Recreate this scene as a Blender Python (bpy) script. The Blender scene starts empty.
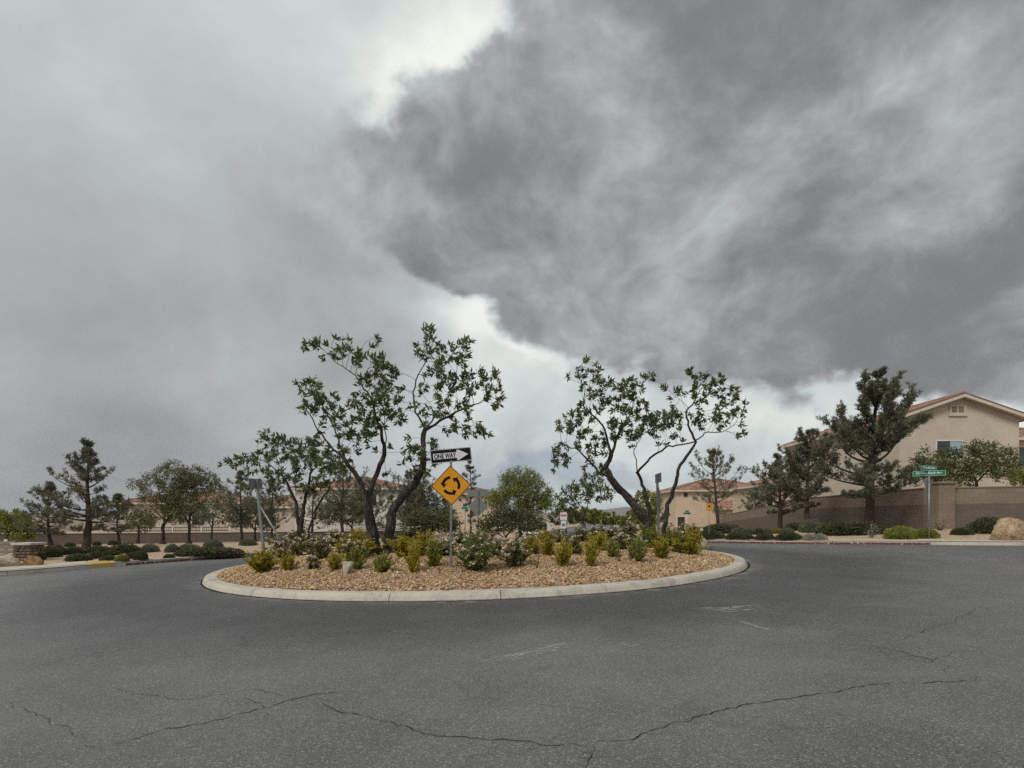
import bpy, math, random
import numpy as np
from mathutils import Vector, Matrix, noise as mnoise

random.seed(7)
RNG = np.random.default_rng(7)
scene = bpy.context.scene
COL = scene.collection
R = math.radians

# ------------------------------------------------------------------ camera
F = 560.0                 # focal length in pixels of the 1024 wide frame
HY = 515.0                # image row of the horizon
EYE = 1.55
cam_d = bpy.data.cameras.new('camera')
cam_d.sensor_width = 36.0
cam_d.lens = F / 1024 * 36.0
cam_d.shift_y = (HY - 384.0) / 1024.0
cam_d.clip_start = 0.05
cam_d.clip_end = 20000
cam = bpy.data.objects.new('camera', cam_d)
cam.location = (0, 0, EYE)
cam.rotation_euler = (R(90), 0, 0)
COL.objects.link(cam)
scene.camera = cam

# ------------------------------------------------------------------ render / exposure
scene.render.engine = 'CYCLES'
scene.view_settings.view_transform = 'Standard'
scene.view_settings.look = 'None'
scene.view_settings.exposure = 0.46
scene.view_settings.gamma = 1.0
scene.view_settings.use_curve_mapping = False
scene.cycles.max_bounces = 5
scene.cycles.use_adaptive_sampling = True
scene.cycles.adaptive_threshold = 0.013
scene.cycles.adaptive_min_samples = 16
scene.cycles.use_denoising = False
scene.cycles.diffuse_bounces = 3
scene.cycles.transparent_max_bounces = 8

# ------------------------------------------------------------------ node helpers
class E:
    """a float socket with arithmetic"""
    nt = None
    def __init__(s, sock): s.s = sock
    @staticmethod
    def m(op, *a, clamp=False):
        n = E.nt.nodes.new('ShaderNodeMath'); n.operation = op; n.use_clamp = clamp
        for i, v in enumerate(a):
            if isinstance(v, E): E.nt.links.new(v.s, n.inputs[i])
            else: n.inputs[i].default_value = float(v)
        return E(n.outputs[0])
    def __add__(s, o): return E.m('ADD', s, o)
    __radd__ = __add__
    def __sub__(s, o): return E.m('SUBTRACT', s, o)
    def __rsub__(s, o): return E.m('SUBTRACT', o, s)
    def __mul__(s, o): return E.m('MULTIPLY', s, o)
    __rmul__ = __mul__
    def __truediv__(s, o): return E.m('DIVIDE', s, o)
    def __pow__(s, o): return E.m('POWER', s, o)
    def smooth(s, a, b):
        n = E.nt.nodes.new('ShaderNodeMapRange'); n.interpolation_type = 'SMOOTHSTEP'
        E.nt.links.new(s.s, n.inputs['Value'])
        n.inputs['From Min'].default_value = a; n.inputs['From Max'].default_value = b
        return E(n.outputs['Result'])

def comb(x, y, z):
    n = E.nt.nodes.new('ShaderNodeCombineXYZ')
    for i, v in enumerate((x, y, z)):
        if isinstance(v, E): E.nt.links.new(v.s, n.inputs[i])
        else: n.inputs[i].default_value = float(v)
    return n.outputs[0]

def nnoise(vec, scale, detail=4, rough=.55, dist=0.0, color=False):
    n = E.nt.nodes.new('ShaderNodeTexNoise')
    if vec is not None: E.nt.links.new(vec, n.inputs['Vector'])
    n.inputs['Scale'].default_value = scale; n.inputs['Detail'].default_value = detail
    n.inputs['Roughness'].default_value = rough; n.inputs['Distortion'].default_value = dist
    return n.outputs['Color'] if color else E(n.outputs['Fac'])

def ramp(fac, stops, interp='LINEAR'):
    n = E.nt.nodes.new('ShaderNodeValToRGB'); cr = n.color_ramp; cr.interpolation = interp
    while len(cr.elements) < len(stops): cr.elements.new(.5)
    for e, (p, c) in zip(cr.elements, stops):
        e.position = p; e.color = (c[0], c[1], c[2], 1)
    E.nt.links.new(fac.s if isinstance(fac, E) else fac, n.inputs['Fac'])
    return n.outputs['Color']

def mixc(fac, a, b, mode='MIX'):
    n = E.nt.nodes.new('ShaderNodeMix'); n.data_type = 'RGBA'; n.blend_type = mode
    for v, idx in ((fac, 0), (a, 6), (b, 7)):
        if isinstance(v, E): E.nt.links.new(v.s, n.inputs[idx])
        elif isinstance(v, (int, float)): n.inputs[idx].default_value = v
        elif isinstance(v, tuple): n.inputs[idx].default_value = (v[0], v[1], v[2], 1)
        else: E.nt.links.new(v, n.inputs[idx])
    return n.outputs[2]

# ------------------------------------------------------------------ world: storm clouds over a daylight sky
SUN_EL, SUN_AZ = R(46), R(-142)       # azimuth from +Y towards +X
def build_world():
    w = bpy.data.worlds.new('World'); scene.world = w; w.use_nodes = True
    nt = w.node_tree; nt.nodes.clear(); E.nt = nt
    out = nt.nodes.new('ShaderNodeOutputWorld'); bg = nt.nodes.new('ShaderNodeBackground')
    nt.links.new(bg.outputs[0], out.inputs[0])
    sky = nt.nodes.new('ShaderNodeTexSky'); sky.sky_type = 'NISHITA'; sky.sun_disc = False
    sky.sun_elevation = SUN_EL; sky.sun_rotation = SUN_AZ
    tc = nt.nodes.new('ShaderNodeTexCoord')
    nm = nt.nodes.new('ShaderNodeVectorMath'); nm.operation = 'NORMALIZE'
    nt.links.new(tc.outputs['Generated'], nm.inputs[0])
    sep = nt.nodes.new('ShaderNodeSeparateXYZ'); nt.links.new(nm.outputs[0], sep.inputs[0])
    x, y, z = (E(sep.outputs[i]) for i in range(3))
    az = E.m('ARCTAN2', x, y)
    el = E.m('ARCSINE', E.m('MAXIMUM', z, 0.0))
    # cloud deck coordinates: a plane overhead, so that clouds flatten towards the horizon
    den = E.m('MAXIMUM', z, 0.0) + 0.22
    deck = comb(x / den, y / den, 3.7)
    # ragged warp
    wn = nnoise(comb(x, y, z * 1.3), 3.4, 6, .55, color=True)
    s1 = nt.nodes.new('ShaderNodeSeparateColor'); nt.links.new(wn, s1.inputs[0])
    a = az + (E(s1.outputs[0]) - .5) * .40
    e = el + (E(s1.outputs[1]) - .5) * .34
    def ae(px, py):
        A = math.atan((px - 512) / F); return A, math.atan((HY - py) / F * math.cos(A))
    def g(px, py, sx, sy, amp, rot=0.0, k=1.0, src=None):
        """soft blob of cloud around one direction; sizes in pixels of the 560 px focal length, rot in degrees"""
        A, L = ae(px, py); aa, ee = src or (a, e)
        da, de = aa - A, ee - L
        c, s = math.cos(R(rot)), math.sin(R(rot))
        u = (da * (c * F / sx)) + (de * (s * F / sx))
        v = (de * (c * F / sy)) - (da * (s * F / sy))
        q = u * u + v * v
        return E.m('EXPONENT', q * (-.5 * k)) * amp
    smo = (az + (E(s1.outputs[2]) - .5) * .22, el + (E(s1.outputs[0]) - .5) * .14)
    f1 = nnoise(deck, 1.25, 6, .55)
    # billows: noise folded by a slower noise, a little stretched along the wind
    bx, by, bz = x * .85 + z * .4, y, (z - x * .42) * 1.3
    wa = nnoise(comb(bx, by, bz), 2.6, 3, .5, color=True)
    s3 = nt.nodes.new('ShaderNodeSeparateColor'); nt.links.new(wa, s3.inputs[0])
    wx, wy, wz = ((E(s3.outputs[i]) - .5) * .20 for i in range(3))
    f2 = nnoise(comb(bx + wx, by + wy, bz + wz), 4.0, 8, .53)
    f3 = nnoise(comb(x + wx, y + wy + 4.0, z * 1.15 + wz), 6.5, 9, .63)
    # ---- high bright layer (display brightness)
    hi = (f2 - .5) * .17 + (f3 - .5) * .10 + (f1 - .5) * .08 + g(400, 235, 130, 60, -.05, src=smo) + g(700, 440, 260, 70, .30, src=(az, el)) * (f2 - .5) * 1.3 + .715
    hi = hi + g(330, 60, 170, 110, .055, src=smo)
    hi = hi + g(430, 105, 42, 45, .15) + g(468, 30, 26, 70, .09)
    hi = hi + g(500, 322, 70, 38, .27) + g(490, 420, 80, 50, .06)
    hi = hi + g(90, 370, 300, 150, -.085, src=smo)
    hi = hi + g(120, 20, 240, 140, .065, src=smo) + g(285, 185, 45, 30, -.05) + g(330, 260, 60, 40, -.045)
    hi = hi + g(820, 425, 240, 45, .11) + g(1000, 385, 80, 30, .13) + g(610, 480, 60, 20, .08) + g(600, 440, 90, 40, .06)
    hi = hi + g(620, 503, 70, 10, .12, src=smo)
    # ---- dark deck mask
    D = g(405, 185, 75, 42, 1.0, rot=-12) + g(505, 220, 70, 48, .85, rot=-20)
    D = D + g(555, 70, 70, 120, .9) + g(760, 110, 170, 140, .85) + g(980, 120, 220, 170, .9)
    D = D + g(650, 315, 95, 50, .8) + g(860, 315, 200, 55, .95, rot=10)
    D = D + g(1150, 260, 160, 120, .7)
    D = D - g(420, 75, 55, 50, .7) - g(480, 330, 90, 45, .9) - g(620, 435, 170, 42, .8) - g(880, 445, 240, 40, .7) - g(1000, 400, 130, 36, .35)
    D = D + (f2 - .5) * .9 + (f3 - .5) * .8
    mask = D.smooth(.14, .86)
    # ---- dark deck brightness with soft diagonal rolls
    st = nnoise(comb((x * .8 + z * .5) * 1.0, y * .6, (z * .85 - x * .5) * 1.9), 2.8, 6, .47)
    lo = (st - .5) * .18 + (f2 - .5) * .56 + (f3 - .5) * .58 + .628
    lo = lo + g(610, 165, 65, 60, .05) + g(840, 180, 110, 45, .045, rot=22) - g(760, 170, 60, 70, .05) - g(925, 225, 100, 50, .075) - g(650, 290, 80, 40, .03) + g(530, 80, 45, 60, .05) + g(750, 240, 90, 35, .05, rot=25)
    lo = lo + g(720, 30, 140, 40, -.05) + g(910, 300, 170, 30, -.07, rot=14) + g(470, 220, 70, 40, -.065) + g(600, 300, 90, 40, -.045)
    # bright lining where the deck thins on its lit edge
    lin = mask * (1.0 - mask) * 4.0
    lit = g(440, 110, 90, 80, 1.0, src=smo) + g(510, 325, 90, 50, 1.3, src=smo) + g(640, 400, 120, 40, .5, src=smo)
    s = hi * (1.0 - mask) + lo * mask + lin * lit * .10
    s = E.m('MINIMUM', E.m('SMOOTH_MAX', s, .50, .10), .985)
    col = ramp(s, [(.45, (.160, .162, .168)), (.53, (.232, .235, .242)), (.60, (.311, .315, .321)),
                   (.66, (.387, .391, .396)), (.74, (.478, .514, .522)), (.82, (.606, .655, .652)),
                   (.90, (.780, .805, .765)), (1.0, (.985, .99, .94))])
    # small tears low in the north where blue sky shows
    gap = (g(560, 478, 55, 16, 1.0) + g(480, 470, 30, 14, .6) + g(640, 486, 40, 12, .6)) * (1.1 + (f3 - .5) * 2.6)
    gap = gap.smooth(.30, 1.1) * .42
    up = nt.nodes.new('ShaderNodeVectorMath'); up.operation = 'SCALE'; up.inputs['Scale'].default_value = 7.35
    nt.links.new(col, up.inputs[0])
    blue = nt.nodes.new('ShaderNodeVectorMath'); blue.operation = 'MULTIPLY'; blue.inputs[1].default_value = (.24, .285, .41)
    nt.links.new(sky.outputs[0], blue.inputs[0])
    fin = mixc(gap, up.outputs[0], blue.outputs[0])
    nt.links.new(fin, bg.inputs['Color'])
    bg.inputs['Strength'].default_value = 0.1
    w.cycles.sampling_method = 'MANUAL'; w.cycles.sample_map_resolution = 512
build_world()

sun_d = bpy.data.lights.new('sun', 'SUN'); sun_d.energy = 1.5; sun_d.angle = R(22); sun_d.color = (1.0, .955, .89)
sun = bpy.data.objects.new('sun', sun_d); COL.objects.link(sun)
sd = Vector((math.cos(SUN_EL) * math.sin(SUN_AZ), math.cos(SUN_EL) * math.cos(SUN_AZ), math.sin(SUN_EL)))
sun.rotation_euler = (-sd).to_track_quat('-Z', 'Y').to_euler()
sun.location = (0, 0, 60)

# ================================================================== materials
MATS = {}
def mat(name, fn, rough=.8, spec=.3):
    m = bpy.data.materials.new(name); m.use_nodes = True
    nt = m.node_tree; nt.nodes.clear(); E.nt = nt
    out = nt.nodes.new('ShaderNodeOutputMaterial')
    p = nt.nodes.new('ShaderNodeBsdfPrincipled')
    p.inputs['Roughness'].default_value = rough; p.inputs['Specular IOR Level'].default_value = spec
    nt.links.new(p.outputs[0], out.inputs[0])
    fn(nt, p, out); MATS[name] = m
    return m
def geo_pos():
    return E.nt.nodes.new('ShaderNodeNewGeometry').outputs['Position']
def objc():
    return E.nt.nodes.new('ShaderNodeTexCoord').outputs['Object']
def setc(nt, p, c):
    if isinstance(c, tuple): p.inputs['Base Color'].default_value = (*c, 1)
    else: nt.links.new(c, p.inputs['Base Color'])
def bump(nt, p, h, strength=.4, dist=.02):
    b = nt.nodes.new('ShaderNodeBump'); b.inputs['Strength'].default_value = strength; b.inputs['Distance'].default_value = dist
    nt.links.new(h.s if isinstance(h, E) else h, b.inputs['Height']); nt.links.new(b.outputs[0], p.inputs['Normal'])
def vor(vec, scale, feature='F1', rnd=1.0):
    n = E.nt.nodes.new('ShaderNodeTexVoronoi'); n.feature = feature
    n.inputs['Scale'].default_value = scale; n.inputs['Randomness'].default_value = rnd
    if vec is not None: E.nt.links.new(vec, n.inputs['Vector'])
    return n

def simple(name, c, var=.12, scale=6.0, rough=.8, spec=.3, metal=0.0, bmp=0.0, bscale=40):
    def fn(nt, p, out):
        n = nnoise(objc(), scale, 5, .6)
        a = tuple(max(0, v * (1 - var)) for v in c); b = tuple(min(1, v * (1 + var)) for v in c)
        setc(nt, p, ramp(n, [(.3, a), (.7, b)]))
        p.inputs['Metallic'].default_value = metal
        if bmp: bump(nt, p, nnoise(objc(), bscale, 4, .6), bmp, .01)
    return mat(name, fn, rough, spec)

def asphalt_fn(nt, p, out):
    P = geo_pos()
    sp = nt.nodes.new('ShaderNodeSeparateXYZ'); nt.links.new(P, sp.inputs[0])
    dx, dy = E(sp.outputs[0]) + .98, E(sp.outputs[1]) - 18.3
    rad = E.m('SQRT', dx * dx + dy * dy)
    big = nnoise(P, .22, 5, .6); mid = nnoise(P, 1.1, 6, .62, .4); fine = nnoise(P, 26, 3, .7)
    # painted sheen brightens a band outside the darker ring
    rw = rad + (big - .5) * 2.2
    path = E.m('EXPONENT', (rw - 13.6) * (rw - 13.6) * -.22)     # pale band: sky sheen painted into the colour
    oil = 1.0 - rw.smooth(9.9, 12.2)                              # the ring itself: newer, smooth and dark
    v = vor(P, 90); v2 = vor(P, 185)
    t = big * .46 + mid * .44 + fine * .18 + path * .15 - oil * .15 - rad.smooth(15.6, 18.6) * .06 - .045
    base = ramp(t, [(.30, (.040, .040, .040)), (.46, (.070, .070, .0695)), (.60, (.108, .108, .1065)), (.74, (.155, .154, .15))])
    n1 = nt.nodes.new('ShaderNodeSeparateColor'); nt.links.new(v.outputs['Color'], n1.inputs[0])
    stone = E(n1.outputs[0]).smooth(.84, .97) * (1.0 - oil * .75)
    n2 = nt.nodes.new('ShaderNodeSeparateColor'); nt.links.new(v2.outputs['Color'], n2.inputs[0])
    stone2 = E(n2.outputs[1]).smooth(.5, 1.0) * (1.0 - oil * .5)
    c = mixc(stone2 * .8, base, mixc(.62, base, (.27, .265, .25)))
    c = mixc(stone * .62, c, (.36, .35, .325))
    pits = (nnoise(P, 75, 2, .6)).smooth(.53, .68)
    c = mixc(pits * .75, c, (.032, .032, .032))
    # drips and old stains
    st = nnoise(P, .75, 4, .55, 1.2).smooth(.60, .74) * nnoise(P, 5.0, 5, .6).smooth(.35, .65)
    c = mixc(st * .42, c, (.045, .044, .043))
    # sand blown along the kerbs
    dust = (rad * -1.0 + 8.55).smooth(0.0, .55) * nnoise(P, 3.0, 5, .65).smooth(.45, .62)
    c = mixc(dust * .5, c, (.33, .27, .20))
    # hairline crazing
    cz = vor(mixc(.12, P, nnoise(P, 1.6, 3, .6, color=True), 'ADD'), .85, 'DISTANCE_TO_EDGE')
    line = 1.0 - E(cz.outputs['Distance']).smooth(.0, .006)
    c = mixc(line * nnoise(P, .35, 3, .5).smooth(.50, .60) * .55, c, (.035, .034, .033))
    setc(nt, p, c)
    nt.links.new((.42 - path * .10 + mid * .18).s, p.inputs['Roughness'])
    h = E(v2.outputs['Distance']) * .5 + fine * .5 + E(v.outputs['Distance']) * .35
    bump(nt, p, h, .55, .010)
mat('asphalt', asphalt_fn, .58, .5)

def concrete(name, c, stain=.5):
    def fn(nt, p, out):
        P = geo_pos()
        n = nnoise(P, 1.6, 6, .65); n2 = nnoise(P, 14, 5, .7)
        lo = tuple(v * .72 for v in c)
        col = ramp(n * .6 + n2 * .4, [(.34, lo), (.52, c), (.7, tuple(min(1, v * 1.1) for v in c))])
        spots = E.m('MAXIMUM', nnoise(P, 5.5, 7, .75, .8).smooth(.54, .70), nnoise(P, 1.1, 6, .7, 1.0).smooth(.57, .66) * .8)
        col = mixc(spots * stain, col, tuple(v * .5 for v in c))
        setc(nt, p, col); bump(nt, p, nnoise(P, 60, 4, .7), .35, .006)
    return mat(name, fn, .88, .2)
concrete('kerb_concrete', (.50, .46, .39), .62); concrete('walk_concrete', (.50, .455, .385), .3)

def paint_worn(name, c, under=(.46, .42, .36), th=.5):
    def fn(nt, p, out):
        P = geo_pos(); n = nnoise(P, 9, 7, .7)
        setc(nt, p, mixc(n.smooth(th, th + .12), c, under))
    return mat(name, fn, .75, .3)
paint_worn('red_paint', (.125, .042, .040), th=.53); paint_worn('yellow_paint', (.55, .35, .07), th=.52)

def gravel_fn(nt, p, out):
    P = geo_pos()
    v = vor(P, 17); v2 = vor(P, 40)
    s = nt.nodes.new('ShaderNodeSeparateColor'); nt.links.new(v.outputs['Color'], s.inputs[0])
    col = ramp(E(s.outputs[0]), [(0, (.27, .18, .115)), (.35, (.42, .295, .195)), (.7, (.54, .40, .275)), (1, (.66, .54, .42))])
    big = nnoise(P, .5, 4, .6)
    col = mixc(big.smooth(.35, .7) * .45, col, (.50, .375, .255))
    setc(nt, p, col)
    bump(nt, p, E(v.outputs['Distance']) * -.9 + E(v2.outputs['Distance']) * -.3, .8, .05)
mat('gravel', gravel_fn, .9, .15)
def soil_fn(nt, p, out):
    P = geo_pos(); n = nnoise(P, .05, 6, .6); n2 = nnoise(P, 2.0, 5, .6)
    setc(nt, p, ramp(n * .6 + n2 * .4, [(.3, (.20, .15, .105)), (.7, (.33, .26, .19))]))
    bump(nt, p, n2, .3, .05)
mat('soil', soil_fn, .95, .1)

def attr_mat(name, stops, rough=.6, spec=.25, trans=0.0, tcol=None):
    """colour picked per piece from the face attribute 'var'"""
    def fn(nt, p, out):
        at = nt.nodes.new('ShaderNodeAttribute'); at.attribute_name = 'var'
        oi = nt.nodes.new('ShaderNodeObjectInfo')
        v = E(at.outputs['Fac']) + (E(oi.outputs['Random']) - .5) * .18
        c = ramp(v, stops); setc(nt, p, c)
        if trans:
            t = nt.nodes.new('ShaderNodeBsdfTranslucent')
            nt.links.new(mixc(.5, c, tcol or stops[-1][1]), t.inputs[0])
            mx = nt.nodes.new('ShaderNodeMixShader'); mx.inputs[0].default_value = trans
            nt.links.new(p.outputs[0], mx.inputs[1]); nt.links.new(t.outputs[0], mx.inputs[2])
            nt.links.new(mx.outputs[0], out.inputs[0])
    return mat(name, fn, rough, spec)
attr_mat('stones', [(0, (.16, .095, .048)), (.25, (.36, .228, .122)), (.6, (.50, .345, .20)), (.85, (.63, .475, .305)), (1, (.76, .66, .51))], .9, .15)
attr_mat('leaf_rosette', [(0, (.040, .050, .022)), (.5, (.100, .122, .052)), (1, (.215, .245, .11))], .5, .35, .38, (.22, .28, .07))
attr_mat('needles', [(0, (.066, .070, .044)), (.5, (.140, .145, .092)), (1, (.24, .238, .155))], .6, .2, .18)
attr_mat('leaf_mesquite', [(0, (.07, .078, .036)), (.5, (.14, .15, .068)), (1, (.235, .235, .11))], .6, .2, .3)
attr_mat('leaf_verde', [(0, (.10, .12, .026)), (.5, (.19, .21, .046)), (1, (.31, .315, .075))], .6, .2, .32)
attr_mat('leaf_dark', [(0, (.040, .046, .020)), (.5, (.082, .090, .040)), (1, (.150, .155, .072))], .55, .3, .2)
attr_mat('leaf_grey', [(0, (.075, .085, .055)), (.5, (.14, .155, .10)), (1, (.24, .25, .17))], .7, .2, .22)
attr_mat('leaf_yellow', [(0, (.17, .150, .018)), (.5, (.38, .325, .040)), (1, (.58, .48, .075))], .6, .2, .35, (.36, .32, .05))
attr_mat('leaf_lime', [(0, (.105, .125, .026)), (.5, (.235, .25, .055)), (1, (.38, .37, .09))], .6, .2, .35)
attr_mat('leaf_rose', [(0, (.085, .080, .024)), (.5, (.17, .155, .05)), (1, (.28, .235, .09))], .55, .25, .25)
attr_mat('leaf_green', [(0, (.075, .095, .028)), (.5, (.155, .185, .058)), (1, (.27, .29, .10))], .6, .2, .3)
attr_mat('leaf_olive', [(0, (.055, .062, .028)), (.5, (.105, .115, .052)), (1, (.185, .19, .09))], .6, .2, .25)
attr_mat('petals', [(0, (.66, .50, .36)), (.3, (.74, .66, .52)), (.7, (.80, .77, .68)), (1, (.84, .83, .79))], .7, .2, .3, (.8, .7, .55))
attr_mat('bloom_pale', [(0, (.24, .22, .17)), (1, (.46, .42, .35))], .8, .1, .25)

def bark_fn(a, b, c):
    def fn(nt, p, out):
        P = objc()
        mp = nt.nodes.new('ShaderNodeMapping'); mp.inputs['Scale'].default_value = (1, 1, .28); nt.links.new(P, mp.inputs[0])
        n = nnoise(mp.outputs[0], 26, 6, .7, .6); n2 = nnoise(P, 2.2, 4, .6)
        col = ramp(n * .7 + n2 * .3, [(.36, a), (.52, b), (.68, c)])
        setc(nt, p, col); bump(nt, p, n, .8, .03)
    return fn
mat('bark_dark', bark_fn((.014, .012, .010), (.042, .036, .031), (.20, .18, .16)), .9, .15)
mat('bark_pine', bark_fn((.030, .022, .017), (.065, .048, .038), (.125, .098, .078)), .9, .15)
mat('bark_pale', bark_fn((.10, .09, .075), (.19, .17, .14), (.30, .27, .23)), .9, .15)

def block_fn(c1, c2, mortar, band=None):
    def fn(nt, p, out):
        O = objc()
        sp = nt.nodes.new('ShaderNodeSeparateXYZ'); nt.links.new(O, sp.inputs[0])
        uv = comb(E(sp.outputs[0]) + E(sp.outputs[1]), E(sp.outputs[2]), 0)
        b = nt.nodes.new('ShaderNodeTexBrick')
        nt.links.new(uv, b.inputs['Vector'])
        b.inputs['Scale'].default_value = 1.0; b.inputs['Brick Width'].default_value = .406; b.inputs['Row Height'].default_value = .203
        b.inputs['Mortar Size'].default_value = .008; b.inputs['Mortar Smooth'].default_value = .3
        b.inputs['Color1'].default_value = (*c1, 1); b.inputs['Color2'].default_value = (*c2, 1); b.inputs['Mortar'].default_value = (*mortar, 1)
        n = nnoise(O, .8, 6, .65); n2 = nnoise(O, 22, 5, .7)
        col = mixc(n.smooth(.35, .7) * .5, b.outputs['Color'], tuple(v * .72 for v in c1))
        col = mixc(n2 * .35, col, tuple(v * .6 for v in c2))
        setc(nt, p, col)
        bump(nt, p, E(b.outputs['Fac']) * -.6 + n2 * .4, .3, .012)
    return mat_fn(fn)
def mat_fn(fn): return fn
mat('block_upper', block_fn((.265, .212, .168), (.225, .18, .143), (.175, .14, .113)), .92, .12)
mat('block_lower', block_fn((.175, .145, .117), (.145, .12, .098), (.12, .098, .08)), .95, .1)
mat('block_tan', block_fn((.27, .21, .16), (.24, .185, .145), (.22, .17, .13)), .92, .12)

def stucco(name, c):
    def fn(nt, p, out):
        O = objc(); n = nnoise(O, .7, 6, .65); n2 = nnoise(O, 30, 4, .7)
        col = ramp(n, [(.3, tuple(v * .88 for v in c)), (.7, tuple(v * 1.06 for v in c))])
        setc(nt, p, col); bump(nt, p, n2, .12, .006)
    return mat(name, fn, .95, .1)
stucco('stucco_tan', (.57, .495, .40)); stucco('stucco_peach', (.58, .46, .345)); stucco('stucco_pale', (.50, .43, .36)); stucco('stucco_white', (.62, .59, .54))
attr_mat('roof_tile', [(0, (.19, .105, .078)), (.35, (.29, .165, .118)), (.7, (.38, .24, .175)), (1, (.44, .32, .245))], .85, .15)
simple('trim', (.58, .52, .43), .06, 3, .8); simple('trim_white', (.72, .70, .66), .05)
simple('dark_void', (.02, .02, .02), .2); simple('iron', (.03, .03, .03), .2, 8, .6)
def glass_fn(nt, p, out):
    setc(nt, p, (.30, .43, .50)); p.inputs['Metallic'].default_value = .0
mat('glass_blue', glass_fn, .06, 1.0)
def glass2(nt, p, out): setc(nt, p, (.03, .035, .04))
mat('glass_dark', glass2, .05, .8)
simple('steel', (.25, .26, .26), .15, 9, .5, .5, .6); simple('steel_back', (.20, .215, .21), .1, 5, .55, .4, .35)
simple('sign_black', (.010, .010, .011), .3, 7, .8, .12); simple('sign_white', (.66, .66, .67), .06, 6, .45)
simple('sign_yellow', (.66, .285, .012), .08, 5, .5); simple('sign_green', (.004, .185, .075), .1, 6, .45)
simple('sign_red', (.55, .12, .10), .1); simple('wood', (.30, .25, .20), .2, 8)
simple('car_paint', (.74, .75, .76), .02, 2, .25, .6); simple('rubber', (.02, .02, .02), .2); simple('lamp_glass', (.7, .72, .74), .05, 3, .15, .6)
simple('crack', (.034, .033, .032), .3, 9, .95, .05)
simple('scrape', (.33, .327, .318), .25, 5, .8, .2)
simple('sealer', (.055, .055, .054), .25, 2, .75, .2)
def rock(name, c, d):
    def fn(nt, p, out):
        O = objc(); n = nnoise(O, 2.6, 7, .68, .8); n2 = nnoise(O, 11, 6, .7)
        col = ramp(n * .65 + n2 * .35, [(.40, d), (.53, c), (.66, tuple(min(1, v * 1.25) for v in c))])
        setc(nt, p, col); bump(nt, p, n2 + n * .6, .8, .06)
    return mat(name, fn, .92, .15)
rock('rock_tan', (.46, .355, .225), (.25, .14, .07)); rock('rock_pale', (.56, .50, .40), (.36, .29, .20)); rock('rock_rust', (.38, .23, .11), (.18, .09, .045))
rock('rock_stack', (.165, .135, .105), (.085, .068, .055)); rock('hill_rock', (.20, .175, .16), (.13, .115, .11))

# ================================================================== mesh helpers
def tag(o, label=None, cat=None, group=None, kind=None):
    if label: o['label'] = label
    if cat: o['category'] = cat
    if group: o['group'] = group
    if kind: o['kind'] = kind
    return o
def empty(name, loc=(0, 0, 0), rz=0.0):
    o = bpy.data.objects.new(name, None); COL.objects.link(o); o.location = loc; o.rotation_euler = (0, 0, rz)
    o.empty_display_size = .2
    return o
def link(name, me, parent=None, loc=None, rz=0.0, sc=None):
    o = bpy.data.objects.new(name, me); COL.objects.link(o)
    if parent: o.parent = parent
    if loc is not None: o.location = loc
    if rz: o.rotation_euler = (0, 0, rz)
    if sc: o.scale = sc
    return o

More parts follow.
